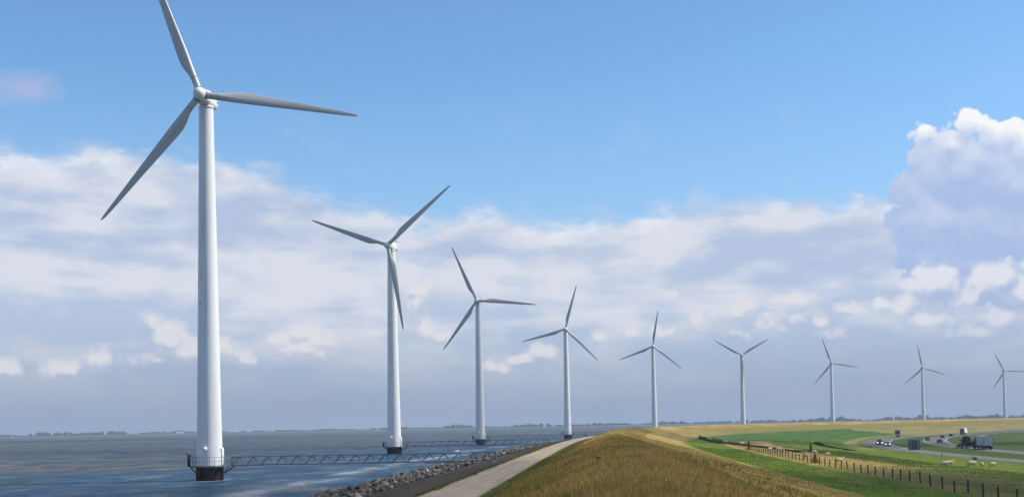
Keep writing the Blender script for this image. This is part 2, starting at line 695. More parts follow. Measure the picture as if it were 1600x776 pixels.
def m_blade():
    m, nt, b = new_mat('blade gel coat')
    n1 = noise(scaled(obj_co(), 2, 2, .25), 1.0, 5, .6, dim='3D')
    nt.links.new(mixc(sstep(.4, .75, n1), (.47, .48, .49), (.39, .395, .405)).s, b.inputs['Base Color'])
    b.inputs['Roughness'].default_value = .33
    return m


M['blade'] = m_blade()


def carpaint(name, c):
    return plain(name, c, .35, .1, .05, 1, .5, .6)


# ------------------------------------------------------------------ ground: one sheet from the sea floor over the dike to the polder
def m_ground():
    m, nt, b = new_mat('dike ground')
    co = obj_co()
    d, s = attr('d'), attr('s')
    n_big = noise(co, .03, 4, .55, dim='3D')
    n_mid = noise(co, .22, 5, .6, dim='3D')
    n_fin = noise(co, 1.6, 5, .65, dim='3D')
    sdv = vec(s * .015, d * .16)
    n_str = noise(sdv, 1.0, 6, .6)                       # streaks along the dike
    wob = (n_mid - .5) * 3.0 + (n_big - .5) * 3.0
    dd = d + wob
    # bank below the rocks, asphalt apron, verge
    c = mixc(sstep(.35, .7, n_mid), (.050, .045, .042), (.085, .075, .065))
    c = mixc(sstep(31.5, 33.5, d + (n_fin - .5) * 2.0), c, mixc(sstep(.35, .65, n_str), (.040, .034, .030), (.078, .060, .046)))
    verge = mixc(sstep(.4, .6, n_mid), (.15, .15, .04), (.26, .20, .09))
    c = mixc(sstep(40.2, 40.6, d + (n_fin - .5) * 1.2), c, verge)
    # rough grass on the crown, mown dry slope
    tan = mixc(sstep(.35, .65, n_str * .5 + n_mid * .5), (.25, .17, .07), (.40, .28, .115))
    tan = mixc(sstep(.56, .72, n_mid) * .7, tan, (.115, .125, .035))
    sunlit_gold = mixc(sstep(.35, .65, n_str * .5 + n_mid * .5), (.33, .225, .07), (.47, .34, .115))
    tan = mixc(sstep(325.0, 350.0, s + wob * 2.0) * (1.0 - sstep(520.0, 640.0, s)), tan, sunlit_gold)  # sunlit look of the farther ridge painted into the ground colour
    c = mixc(sstep(44.4, 44.8, d + (n_fin - .5) * .8), c, mixc(1.0 - sstep(46.0, 50.0, dd), tan, (.075, .085, .028)))
    dry = mixc(sstep(.3, .7, n_str), (.27, .185, .052), (.40, .29, .095))
    dry = mixc(sstep(.50, .66, noise(vec(s * .05, d * .22 + 9.0), 1.0, 5, .6)) * .75, dry, (.20, .135, .042))
    olv = sstep(560.0, 860.0, s) * sstep(56.0, 62.0, dd) * .85
    dry = mixc(olv, dry, (.175, .15, .045))
    dry = mixc(sstep(.52, .70, n_big * .6 + n_str * .4) * .7, dry, (.17, .17, .045))
    c = mixc(sstep(53.5, 56.5, dd), c, dry)
    # pasture
    far = sstep(560.0, 640.0, s)
    fresh = mixc(sstep(.35, .65, n_mid), (.060, .120, .005), (.130, .180, .010))
    fresh = mixc(sstep(.5, .75, n_str) * .5, fresh, (.20, .17, .05))
    c = mixc(sstep(70.0, 72.4, dd * .5 + d * .5), c, fresh)
    olive = mixc(sstep(.35, .65, n_mid * .5 + n_str * .5), (.10, .115, .030), (.185, .16, .055))
    tanp = mixc(sstep(.3, .65, n_str), (.26, .205, .062), (.39, .30, .10))
    strip = mixc(sstep(372.0, 405.0, s + wob * 4.0), olive, tanp)  # near end painted dim olive, cloud shade put into the strip's colour
    c = mixc(sstep(82.5, 84.3, dd * .3 + d * .7), c, strip)
    lush = mixc(sstep(.35, .65, n_mid), (.070, .115, .008), (.125, .165, .012))
    lush = mixc(sstep(.55, .75, n_str) * .5, lush, (.16, .165, .03))
    near_past = mixc(sstep(.35, .65, n_str), (.095, .125, .020), (.125, .165, .025))
    lush = mixc(sstep(390.0, 420.0, s + wob * 3.0), near_past, lush)
    c = mixc(sstep(97.0, 99.5, dd * .5 + d * .5), c, lush)
    # the sown field beyond the ditch
    sown = mixc(sstep(.3, .7, noise(vec(s * .02, d * .4), 1.0, 4, .5)), (.030, .090, .018), (.080, .155, .022))
    fld = sstep(655.0, 662.0, s - (d - 71.0) * .25) * (1.0 - sstep(-3.0, 3.0, s + (d - 74.0) * 1.45 - 1046.0)) * sstep(70.6, 71.6, d) * (1.0 - sstep(122.0, 124.0, d))
    c = mixc(fld, c, sown)
    # rough land past the field
    rough = mixc(sstep(.35, .65, n_str), (.16, .15, .045), (.29, .23, .085))
    rr = sstep(-3.0, 3.0, s + (d - 74.0) * 1.45 - 1046.0) * sstep(70.0, 74.0, d) * (1.0 - sstep(150.0, 160.0, d) * .6)
    c = mixc(rr, c, rough)
    # dry verge by the bend, dark shoulder of the road
    vz = sstep(560.0, 600.0, s) * sstep(123.5, 125.0, dd * .2 + d * .8) * (1.0 - sstep(128.0, 129.5, d))
    c = mixc(vz * .8, c, (.25, .19, .085))
    med = sstep(140.5, 141.5, d) * (1.0 - sstep(175.0, 240.0, d))
    c = mixc(med, c, mixc(sstep(.35, .65, n_mid), (.035, .065, .010), (.070, .10, .018)))
    # fine mottling
    c2 = nt.nodes.new('ShaderNodeHueSaturation')
    nt.links.new(c.s, c2.inputs['Color'])
    nt.links.new((n_fin * .7 + .65).s, c2.inputs['Value'])
    nt.links.new(c2.outputs[0], b.inputs['Base Color'])
    b.inputs['Roughness'].default_value = .95
    b.inputs['Specular IOR Level'].default_value = .15
    h = n_fin * .6 + noise(co, 5.0, 4, .7, dim='3D') * .4
    nt.links.new(bump(h, .7, .25), b.inputs['Normal'])
    return m


def sheet(s_arr, d_arr, zf):
    s, d = np.meshgrid(s_arr, d_arr, indexing='ij')
    x, y = xy(s, d)
    V = np.stack([x, y, zf(s, d)], -1).reshape(-1, 3)
    return V, grid_faces(len(s_arr), len(d_arr)), s.ravel(), d.ravel()


s_arr = np.concatenate([np.arange(-150, 205, 12.), np.arange(205, 460, 1.5), np.arange(460, 760, 3.), np.arange(760, 1500, 7.), np.arange(1500, 4200, 60.)])
d_arr = np.concatenate([[20, 22, 24.5, 26, 28, 30, 33, 36, 39.0, 40.2, 40.6, 41, 42.7, 44.5, 44.9, 45.5], np.arange(46.2, 76, .6), np.arange(76, 104, 1.2), np.arange(104, 180, 3.),
                        [190, 220, 260, 320, 400, 500, 650, 800, 950]])
V, F, sv, dv = sheet(s_arr, d_arr, ground_z)
ground = link('ground', np_mesh('ground', V, F[:, ::-1], m_ground(), True, attrs={'s': sv, 'd': dv}))
tag(ground, kind='structure')


# ------------------------------------------------------------------ water
def m_water():
    m, nt, b = new_mat('lake water')
    co = obj_co()
    d = attr('d')
    wob = noise(co, .02, 4, .55, dim='3D')
    patch = noise(scaled(co, .004, .016, 1), 1.0, 5, .6, dim='3D')
    wav = noise(scaled(co, .16, .070, 1), 1.0, 7, .70, .5, dim='3D')
    near = mx(sstep(-60.0, 10.0, d) * .13, (1.0 - sstep(320.0, 365.0, attr('s'))) * .16)
    mud_reflection = mixc(sstep(.40, .60, patch - near), (.036, .125, .235), (.190, .178, .168))  # blue sky reflection painted into the muddy water colour
    mud_reflection = mixc(sstep(.40, .62, noise(scaled(co, .02, .05, 1), 1.0, 4, .6, dim='3D') - near) * .6, mud_reflection, (.135, .128, .092))
    mud_reflection = mixc(sstep(.47, .58, wav) * .75, mud_reflection, (.018, .060, .125))  # wave shading painted in: dark bluish faces
    crest = 1.0 - sstep(.36, .46, wav)
    mud_reflection = mixc(crest * .6, mud_reflection, (.25, .25, .225))  # crests painted lighter, part of the wave shading
    # wind foam along the shore
    n1 = noise(scaled(co, .10, .05, 1), 1.0, 5, .6, dim='3D')
    st = (d + (wob - .5) * 14.0)
    f1 = sstep(11.5, 14.5, st) * (1.0 - sstep(15.5, 19.5, st)) * sstep(.36, .56, n1) * sstep(.38, .56, wav)
    f2 = sstep(22.6, 24.2, d + (n1 - .5) * 3.0)
    caps = sstep(.70, .78, noise(scaled(co, .35, .8, 1), 1.0, 3, .6, dim='3D')) * sstep(.5, .6, wob)
    ring = None
    so = nt.nodes.new('ShaderNodeSeparateXYZ')
    nt.links.new(co, so.inputs[0])
    for (tx, ty) in TP[:3]:
        ex, ey = X(so.outputs[0]) - tx, X(so.outputs[1]) - ty
        rr = X.math('SQRT', ex * ex + ey * ey * 0.35) + (noise(co, 1.3, 4, .6, dim='3D') - .5) * 1.6
        q = 1.0 - sstep(1.9, 3.2, rr)
        ring = q if ring is None else mx(ring, q)
    foam = clamp01(ring * .45 + f1 * .75 + f2 * .35 + caps * .5)
    c = mixc(foam, mud_reflection, (.55, .60, .66))
    w1 = noise(scaled(co, .13, .36, 1), 1.0, 5, .62, .6, dim='3D')
    w2 = noise(scaled(co, .8, 1.6, 1), 1.0, 4, .6, .4, dim='3D')
    n = bump(wav, 1.0, 4.5)
    n = bump(w1, 1.0, 1.6, n)
    n = bump(w2, 1.0, .45, n)
    nt.nodes.remove(b)
    df = nt.nodes.new('ShaderNodeBsdfDiffuse')
    nt.links.new(c.s, df.inputs['Color'])
    nt.links.new(n, df.inputs['Normal'])
    gl = nt.nodes.new('ShaderNodeBsdfGlossy')
    gl.inputs['Roughness'].default_value = .16
    nt.links.new(n, gl.inputs['Normal'])
    fr = nt.nodes.new('ShaderNodeFresnel')
    fr.inputs['IOR'].default_value = 1.33
    nt.links.new(n, fr.inputs['Normal'])
    # a choppy surface shows far less mirror than a flat one
    fac = mn(X(fr.outputs[0]) * 0.75 + 0.02, 0.40) * (1.0 - foam * .8)
    mi = nt.nodes.new('ShaderNodeMixShader')
    nt.links.new(fac.s, mi.inputs[0])
    nt.links.new(df.outputs[0], mi.inputs[1])
    nt.links.new(gl.outputs[0], mi.inputs[2])
    nt.links.new(mi.outputs[0], nt.nodes['Material Output'].inputs['Surface'])
    return m


s_w = np.concatenate([np.arange(-350, 200, 50.), np.arange(200, 700, 6.), np.arange(700, 1500, 25.), np.arange(1500, 4400, 200.)])
d_w = np.concatenate([[26.5, 24, 22, 20, 18, 16, 14, 12, 9, 6, 3, 0], -np.geomspace(4, 6800, 60)])
V, F, sv, dv = sheet(s_w, d_w, lambda s, d: 0 * s)
water = link('water', np_mesh('water', V, F, m_water(), True, attrs={'d': dv, 's': sv}))
tag(water, kind='structure')


# ------------------------------------------------------------------ paths and roads
def strip_sheet(name, s_arr, dl, dr, z_off, mat, nd=6, crown=0.0):
    dA = np.linspace(0, 1, nd)
    s, t = np.meshgrid(s_arr, dA, indexing='ij')
    L = dl(s) if callable(dl) else dl
    Rr = dr(s) if callable(dr) else dr
    d = L + (Rr - L) * t
    x, y = xy(s, d)
    z = np.interp(d, PD, PZ) + z_off + crown * (1 - (2 * t - 1) ** 2)
    V = np.stack([x, y, z], -1).reshape(-1, 3)
    return np_mesh(name, V, grid_faces(len(s_arr), nd)[:, ::-1], mat, True, attrs={'s': s.ravel(), 'd': d.ravel(), 't': np.broadcast_to(t, s.shape).ravel()})


def m_path():
    m, nt, b = new_mat('concrete path')
    co = obj_co()
    t = attr('t')
    n1 = noise(co, .5, 5, .6, dim='3D')
    n2 = noise(co, 6.0, 4, .65, dim='3D')
    n3 = noise(vec(attr('s') * .05, t * 9.0), 1.0, 4, .6)
    c = mixc(sstep(.3, .7, n1), (.29, .228, .160), (.39, .315, .225))
    c = mixc(sstep(.48, .66, n3) * .6, c, (.215, .175, .13))
    trk = 1.0 - clamp01(X.math('ABSOLUTE', X.math('ABSOLUTE', t - .5) - .24) * 9.0)
    c = mixc(trk * sstep(.3, .6, n1) * .30, c, (.45, .37, .27))
    jn = X.math('FRACT', attr('s') * (1 / 6.0))
    c = mixc((1.0 - sstep(.0, .025, jn)) * .7, c, (.13, .11, .08))
    c = mixc(sstep(.6, .8, n2) * .4, c, (.20, .165, .12))
    edge = 1.0 - clamp01((0.5 - X.math('ABSOLUTE', t - .5) + (n2 - .5) * .10) * 14.0)
    c = mixc(edge * .8, c, (.16, .14, .06))
    nt.links.new(c.s, b.inputs['Base Color'])
    b.inputs['Roughness'].default_value = .9
    nt.links.new(bump(n2, .4, .03), b.inputs['Normal'])
    return m


path = link('path', strip_sheet('path', np.arange(190, 1400, 3.), 41.05, 44.65, .03, m_path(), 7, .03))
tag(path, kind='structure')


def m_road():
    m, nt, b = new_mat('asphalt')
    co = obj_co()
    t = attr('t')
    n1 = noise(vec(attr('s') * .03, t * 7.0), 1.0, 5, .6)
    n2 = noise(co, .4, 5, .6, dim='3D')
    c = mixc(sstep(.3, .7, n1), (.085, .080, .080), (.135, .125, .120))
    c = mixc(sstep(.5, .75, n2) * .5, c, (.10, .09, .09))
    nt.links.new(c.s, b.inputs['Base Color'])
    b.inputs['Roughness'].default_value = .75
    return m


m_asph = m_road()
s_r = np.arange(300, 1700, 4.)
OUT_A = lambda s: np.interp(s, [300, 456, 520, 620, 780, 866, 985, 1164, 1500], [134.5, 133.8, 131.8, 131.5, 131.2, 133.8, 141.5, 150, 156])
OUT_B = lambda s: OUT_A(s) + np.interp(s, [300, 456, 560, 640, 760, 860, 1500], [6.2, 6.4, 7.2, 9.3, 11.2, 11.4, 10.5])
INN_A = lambda s: np.interp(s, [300, 456, 514, 600, 780, 880, 1000, 1200, 1500], [151, 151.5, 152.0, 153.5, 154.2, 156, 160, 167.5, 173])
INN_B = lambda s: np.interp(s, [300, 540, 613, 700, 850, 930, 1008, 1200, 1500], [158.5, 159, 160, 163, 165.3, 166, 168.5, 177, 182.5])
HW = [('highway', OUT_A, OUT_B), ('highway', INN_A, INN_B)]
for nm, a, b_ in HW:
    tag(link(nm, strip_sheet(nm, s_r, a, b_, .05, m_asph, 5, .05)), kind='structure')
    mk = MB()
    VV, FF = [], []
    for dl in (a(s_r) + .55, b_(s_r) - .75):
        x0, y0 = xy(s_r, dl)
        x1, y1 = xy(s_r, dl + .22)
        for i in range(len(s_r) - 1):
            mk.add([(x0[i], y0[i], -2.935), (x1[i], y1[i], -2.935), (x1[i + 1], y1[i + 1], -2.935), (x0[i + 1], y0[i + 1], -2.935)], [(0, 1, 2, 3)])
    for s0 in np.arange(300, 1500, 12.):
        dm = float(a(s0) + b_(s0)) / 2
        q = [xy(s0, dm - .08), xy(s0, dm + .08), xy(s0 + 3.5, dm + .08), xy(s0 + 3.5, dm - .08)]
        mk.add([(float(p[0]), float(p[1]), -2.893) for p in q], [(0, 1, 2, 3)])
    tag(mk.build('road_markings', M['asph_paint']), kind='structure')


# ------------------------------------------------------------------ wind turbines
def make_blade():
    """points up (+Z) from the hub centre, leading edge to +X, suction side away from the viewer at -Y"""
    st = [(.55, .92, 1.0, 0), (2.35, .92, 1.0, 4), (2.9, .97, .90, 8), (3.6, 1.20, .66, 12), (4.4, 1.48, .46, 13), (5.2, 1.60, .38, 12), (6.5, 1.56, .34, 10), (9, 1.36, .30, 7),
          (12, 1.13, .27, 4.5), (15, .90, .25, 3), (18, .68, .24, 2), (20, .50, .22, 1.2), (21.0, .36, .2, 1), (21.4, .22, .2, 1), (21.55, .08, .2, 1)]
    rings = []
    N = 22
    for r, ch, th, tw in st:
        r *= .968
        ch *= .96
        ring = []
        cw = max(0.0, min(1.0, (1.0 - th) / .6))          # 0 round root, 1 aerofoil
        for k in range(N):
            a = 2 * math.pi * k / N
            cx_, sy = math.cos(a), math.sin(a)
            xe = cx_ * .5
            xa = cx_ * .5 - .20
            prof = sy * (.5 * th) * (1 + .55 * cx_ * cw)
            x = ch * (xe * (1 - cw) + xa * cw)
            y = ch * prof * (1 if sy < 0 else 1.1)
            t = R(tw)
            ring.append((x * math.cos(t) + y * math.sin(t), -x * math.sin(t) + y * math.cos(t), r))
        rings.append(ring)
    return MB().rings(rings)


def make_turbine():
    root = empty('wind_turbine')
    # pile
    MB().lathe([(1.76, -3), (1.76, 1.52), (1.82, 1.56), (1.82, 1.66)], 40, True).build('foundation', M['pile'], root)
    # tower
    prof, seg = [], [1.70, 13.5, 25.8, 38.0, 49.2]
    rz = lambda z: 1.69 + (0.93 - 1.69) * ((z - 1.7) / 47.5) ** .92
    tw = MB()
    zs = np.linspace(1.70, 49.2, 24)
    tw.lathe([(rz(z), z) for z in zs], 48, True)
    for z in seg[1:-1]:
        tw.lathe([(rz(z) + .004, z - .05), (rz(z) + .010, z - .03), (rz(z) + .010, z + .03), (rz(z) + .004, z + .05)], 48, True, False)
    t = tw.build('tower', M['white'], root)
    fl = MB().lathe([(1.72, 1.66), (1.80, 1.68), (1.80, 1.80), (1.71, 1.82)], 40, False, False)
    fl.build('flange', M['seam'], t)
    d = MB()                                               # door on the side of the bridge
    d.box(1.50, 1.79, -.45, .45, 2.05, 4.25, None, .05)
    dr = d.build('door', M['white'], t)
    MB().tube((1.82, -.30, 3.0), (1.82, -.30, 3.25), .025).build('handle', M['steel'], dr)
    MB().lathe([(.0, .0), (.12, .0), (.25, .06), (.30, .2), (.25, .36), (.13, .44), (.0, .46)], 16, True, False,
               Matrix.Translation((-.12, -1.62, 4.15)) @ Matrix.Rotation(R(90), 4, 'X')).build('marker_lamp', M['lamp'], t)
    for z in (23.0, 26.5):
        MB().box(-.70, -.60, -1.30, -1.18, z, z + .09).build('vent', M['dark'], t)
    # yaw ring and nacelle
    MB().lathe([(.93, 49.0), (1.0, 49.02), (1.0, 49.26), (.95, 49.28)], 36, True).build('yaw_ring', M['white'], root)
    rings = []
    for y, w, zt, zb in [(-1.75, .62, 50.95, 49.6), (-1.5, .80, 51.2, 49.42), (-.6, .92, 51.35, 49.28), (.8, .95, 51.4, 49.25), (2.2, .92, 51.3, 49.4), (2.9, .82, 51.1, 49.6), (3.3, .60, 50.9, 49.85), (3.42, .35, 50.6, 50.1)]:
        ring = []
        zc, hz = (zt + zb) / 2, (zt - zb) / 2
        for k in range(28):
            a = 2 * math.pi * k / 28
            c, s_ = math.cos(a), math.sin(a)
            e = .62
            ring.append((w * math.copysign(abs(c) ** e, c), y, zc + hz * math.copysign(abs(s_) ** e, s_)))
        rings.append(ring[::-1])
    nac = MB().rings(rings).build('nacelle', M['white'], root)
    MB().box(.32, .38, 2.5, 2.56, 51.0, 52.0).tube((.1, 2.53, 51.7), (.6, 2.53, 51.7), .03).ball((.1, 2.53, 51.76), .08, 1).ball((.6, 2.53, 51.76), .08, 1).build('wind_gauge', M['dark'], nac)
    MB().box(.88, .94, 1.9, 2.25, 50.2, 50.5).build('vent', M['dark'], nac)
    MB().box(.90, .965, 1.0, 1.5, 50.5, 50.7).build('vent', M['dark'], nac)
    # hub
    hub = empty('hub', (0, -2.55, 50.25))
    hub.parent = root
    h = MB()
    h.lathe([(.0, 1.45), (.20, 1.43), (.45, 1.30), (.68, 1.04), (.80, .70), (.85, .3), (.85, -.25), (.80, -.62), (.66, -.80)], 36, True, False, Matrix.Rotation(R(90), 4, 'X'))
    h.build('spinner', M['white'], hub)
    bl = make_blade().mesh('blade', M['blade'])
    sl = MB().lathe([(.472, .78), (.49, .79), (.49, .90), (.472, .91)], 24, True, False).mesh('seam_ring', M['dark'])
    s2 = MB().lathe([(.462, 2.30), (.469, 2.31), (.469, 2.38), (.462, 2.39)], 24, True, False).mesh('seam_ring', M['seam'])
    for k in range(3):
        o = link('blade', bl, hub)
        o.rotation_euler = (0, R(120 * k), 0)
        link('seam_ring', sl, o)
        link('seam_ring', s2, o)
    # platform
    pf = MB()
    pf.lathe([(1.80, 1.80), (2.62, 1.80), (2.62, 1.95), (1.80, 1.95)], 12, False, False)
    plat = pf.build('platform', M['deck'], root)
    ra = MB()
    pts = [(2.56 * math.cos(2 * math.pi * k / 12), 2.56 * math.sin(2 * math.pi * k / 12)) for k in range(12)]
    for k in range(12):
        p, q = pts[k], pts[(k + 1) % 12]
        ra.tube((*p, 1.95), (*p, 3.05), .028, 5)
        m_ = ((p[0] + q[0]) / 2, (p[1] + q[1]) / 2)
        ra.tube((*m_, 1.95), (*m_, 3.05), .022, 5)
        if k in (0, 11):
            continue
        for z in (2.5, 3.05):
            ra.tube((*p, z), (*q, z), .024, 5)
    for z in (2.5, 3.05):
        for k_ in (11, 0):
            if z < 2.6:
                p, q = pts[k_], pts[(k_ + 1) % 12]
                ra.tube((*p, 1.99), (*q, 1.99), .03, 5)
    ra.build('railing', M['galv'], plat)
    for k in range(6):
        a = R(60 * k + 0)
        c, s_ = math.cos(a), math.sin(a)
        MB().tube((2.5 * c, 2.5 * s_, 1.80), (1.74 * c, 1.74 * s_, .95), .055, 6).build('brace', M['deck'], plat)
    MB().box(-2.93, -2.62, -.16, .16, 1.82, 3.12, None, .03).tube((-2.62, 0, 1.86), (-1.76, 0, .9), .06).build('mooring_post', M['dark'], plat)
    return root


turb_labels = [
    'tallest looking white wind turbine on the rusty pile, its upper blade leaving the frame',
    'white wind turbine with one blade hanging across its own tower, second in the row',
    'wind turbine shaded by a cloud, blue grey tower, third in the row',
    'white wind turbine at the tip of the rocky shore, fourth in the row',
    'white wind turbine rising just past the grassy ridge of the dike, fifth in the row',
    'white wind turbine with two blades spread in a V, its foot behind the dike',
    'white wind turbine behind the dike above the sown green field, seventh in the row',
    'white wind turbine behind the dike above the road sign and bend, eighth in the row',
    'last and smallest white wind turbine of the row along the dike']
YAW = [-2, -14, -8, -4, -5, -5, -5, -5, -5]
phases = [98.5, 49.2, 95.0, 14.5, 8.5, 59.0, 100.0, 108.0, 93.0]
TURB = []
for i, (x, y) in enumerate(TP):
    t = make_turbine() if i == 0 else copy_tree(TURB[0])
    t.location = (x, y, 0)
    t.rotation_euler = (0, 0, R(YAW[i]))
    for ch in t.children:
        if ch.name.startswith('hub'):
            ch.rotation_euler = (0, R(phases[i] + 1.0), 0)
    tag(t, turb_labels[i], 'wind turbine', 'wind turbines along the dike')
    TURB.append(t)
for (px, D, ph, lb) in ((792, 4300., 20., 'tiny pale wind turbine far out on the horizon beside the wooded spit'), (867.5, 4700., 70., 'tiny pale wind turbine far away above the middle of the wooded spit')):
    t = copy_tree(TURB[0])
    t.location = (math.tan(math.atan((px - 800) / FOC)) * D, D, 0)
    for ch in t.children:
        if ch.name.startswith('hub'):
            ch.rotation_euler = (0, R(ph), 0)
    tag(t, lb, 'wind turbine', 'wind turbines on the far shore')
    t.scale = (.75, .75, .62)


# ------------------------------------------------------------------ footbridges
def make_bridge(L):
    root = empty('footbridge')
    n = int(round(L / 1.95))
    p = L / n
    for sy in (-.42, .42):
        t = MB()
        t.box(0, L, sy - .05, sy + .05, 1.86, 1.98)
        t.box(0, L, sy - .04, sy + .04, 2.96, 3.05)
        for k in range(n):
            t.tube((k * p, sy, 1.95), (k * p + p / 2, sy, 3.0), .042, 5)
            t.tube((k * p + p / 2, sy, 3.0), (k * p + p, sy, 1.95), .042, 5)
        for x in (0.05, L - .05):
            t.box(x - .05, x + .05, sy - .045, sy + .045, 1.99, 2.95)
        t.build('truss', M['galv'], root)
    MB().box(0.02, L - .02, -.36, .36, 1.90, 1.955).build('walkway', M['deck'], root)
    for sy in (-.45, .45):
        MB().tube((.35, sy, 1.86), (-1.05, sy, .85), .06, 6).build('brace', M['galv'], root)
    MB().box(L - .5, L + .25, -.75, .75, 1.0, 1.855, None, .05).build('abutment', M['seam'], root)
    g = MB()
    for sy in (-.55, .55):
        g.tube((L + .1, sy, 1.86), (L + .1, sy, 3.1), .03)
    g.tube((L + .1, -.55, 3.1), (L + .1, .55, 3.1), .03).tube((L + .1, -.55, 2.5), (L + .1, .55, 2.5), .03)
    g.build('gate', M['galv'], root)
    return root


br_labels = ['grey steel truss footbridge from the tallest looking turbine to the rocks', 'footbridge from the second turbine to the shore, dark against the shaded water',
             'footbridge from the shaded third turbine to the stony bank', 'footbridge running from the fourth turbine to behind the ridge', 'footbridge of the fifth turbine, mostly hidden behind the ridge']
BR = []
for i in range(5):
    x, y = TP[i]
    s_i = float(CS[np.argmin((CC[:, 0] - x) ** 2 + (CC[:, 1] - y) ** 2)])
    b_ = make_bridge(34.6) if i == 0 else copy_tree(BR[0])
    rz = heading(s_i)
    if i == 0:
        rz += R(2.5)
    b_.location = (x + 2.9 * math.cos(rz), y + 2.9 * math.sin(rz), 0)
    b_.rotation_euler = (0, 0, rz)
    tag(b_, br_labels[i], 'footbridge', 'footbridges from the turbines to the dike')
    BR.append(b_)

# ------------------------------------------------------------------ rock armour on the water's edge
def rock_mat(name, use_attr):
    m, nt, b = new_mat(name)
    co = obj_co()
    n1 = noise(co, 2.2, 5, .65, dim='3D')
    if use_attr:
        base = attr('Col', 'Color')
    else:
        oi = nt.nodes.new('ShaderNodeObjectInfo')
        base = ramp(X(oi.outputs['Random']), [(0, (.06, .055, .055)), (.35, (.095, .08, .066)), (.65, (.15, .118, .088)), (.90, (.25, .19, .13)), (1, (.42, .36, .29))])
    c = mixc(sstep(.35, .7, n1) * .6, base, (.07, .065, .06))
    nt.links.new(c.s, b.inputs['Base Color'])
    b.inputs['Roughness'].default_value = .85
    nt.links.new(bump(n1, .6, .08), b.inputs['Normal'])
    return m


ROCK_V = []
for k in range(9):
    r_ = np.random.default_rng(100 + k)
    p = r_.normal(size=(15, 3))
    p /= np.linalg.norm(p, axis=1)[:, None]
    p *= r_.uniform(.82, 1.0, (15, 1))
    p *= np.array([r_.uniform(.42, .6), r_.uniform(.34, .5), r_.uniform(.26, .42)])
    bm = bmesh.new()
    for q in p:
        bm.verts.new(q)
    res = bmesh.ops.convex_hull(bm, input=bm.verts)
    bmesh.ops.delete(bm, geom=[v for v in bm.verts if not v.link_faces], context='VERTS')
    bmesh.ops.triangulate(bm, faces=bm.faces[:])
    bm.verts.index_update()
    ROCK_V.append((np.array([v.co[:] for v in bm.verts]), np.array([[v.index for v in f.verts] for f in bm.faces])))
    bm.free()


def build_rocks():
    n = 6400
    s = rng.uniform(282, 690, n)
    d = 23.4 + 9.2 * rng.uniform(0, 1, n) ** .95 + vnoise(s, 0 * s, 14, 31) * .6
    size = np.clip(rng.lognormal(-.50, .32, n), .30, 1.4)
    x, y = xy(s, d)
    z = ground_z(s, d) + size * .10 + rng.uniform(0, .12, n)
    kind = rng.integers(0, len(ROCK_V), n)
    rot = rng.uniform(0, 6.283, n)
    tilt = rng.normal(0, .35, (n, 2))
    dist = np.hypot(x, y)
    show = size / dist * (1 + .25 * (d < 27))
    show[y < 88] = 0
    order = np.argsort(-show)
    big = order[:300]
    mats = rock_mat('armour rock', False)
    meshes = []
    for v, f in ROCK_V:
        meshes.append(np_mesh('rock', v, f, mats))
    for i in big:
        o = link('rock', meshes[kind[i]])
        o.location = (x[i], y[i], z[i])
        o.rotation_euler = (tilt[i, 0], tilt[i, 1], rot[i])
        o.scale = (size[i],) * 3
        tag(o, 'angular grey or buff armour rock lying among its like on the water\'s edge', 'rock', 'armour rocks of the shore')
    pal = np.array([(.065, .06, .06), (.10, .088, .078), (.13, .11, .09), (.16, .128, .095), (.23, .18, .125), (.40, .35, .29)])
    VV, FF, CCs, off = [], [], [], 0
    for i in order[300:]:
        v, f = ROCK_V[kind[i]]
        Rm = np.array(Matrix.Rotation(rot[i], 3, 'Z') @ Matrix.Rotation(tilt[i, 0], 3, 'X') @ Matrix.Rotation(tilt[i, 1], 3, 'Y'))
        VV.append(v @ Rm.T * size[i] + (x[i], y[i], z[i]))
        FF.append(f + off)
        off += len(v)
        c = pal[rng.choice(6, p=[.2, .25, .22, .17, .11, .05])] * rng.uniform(.85, 1.15)
        CCs.append(np.tile(c, (len(v), 1)))
    o = link('armour_rocks', np_mesh('armour_rocks', np.vstack(VV), np.vstack(FF), rock_mat('armour rocks', True), False, np.vstack(CCs)))
    tag(o, 'smaller and more distant armour rocks massed along the shore', 'rocks', None, 'stuff')


build_rocks()


# ------------------------------------------------------------------ grass
def m_grass():
    m, nt, b = new_mat('grass blades')
    c = attr('Col', 'Color')
    nt.links.new(c.s, b.inputs['Base Color'])
    b.inputs['Roughness'].default_value = .8
    b.inputs['Specular IOR Level'].default_value = .2
    tr = nt.nodes.new('ShaderNodeBsdfTranslucent')
    nt.links.new(c.s, tr.inputs[0])
    mi = nt.nodes.new('ShaderNodeMixShader')
    mi.inputs[0].default_value = .35
    nt.links.new(b.outputs[0], mi.inputs[1])
    nt.links.new(tr.outputs[0], mi.inputs[2])
    nt.links.new(mi.outputs[0], nt.nodes['Material Output'].inputs['Surface'])
    return m


GRASS = m_grass()


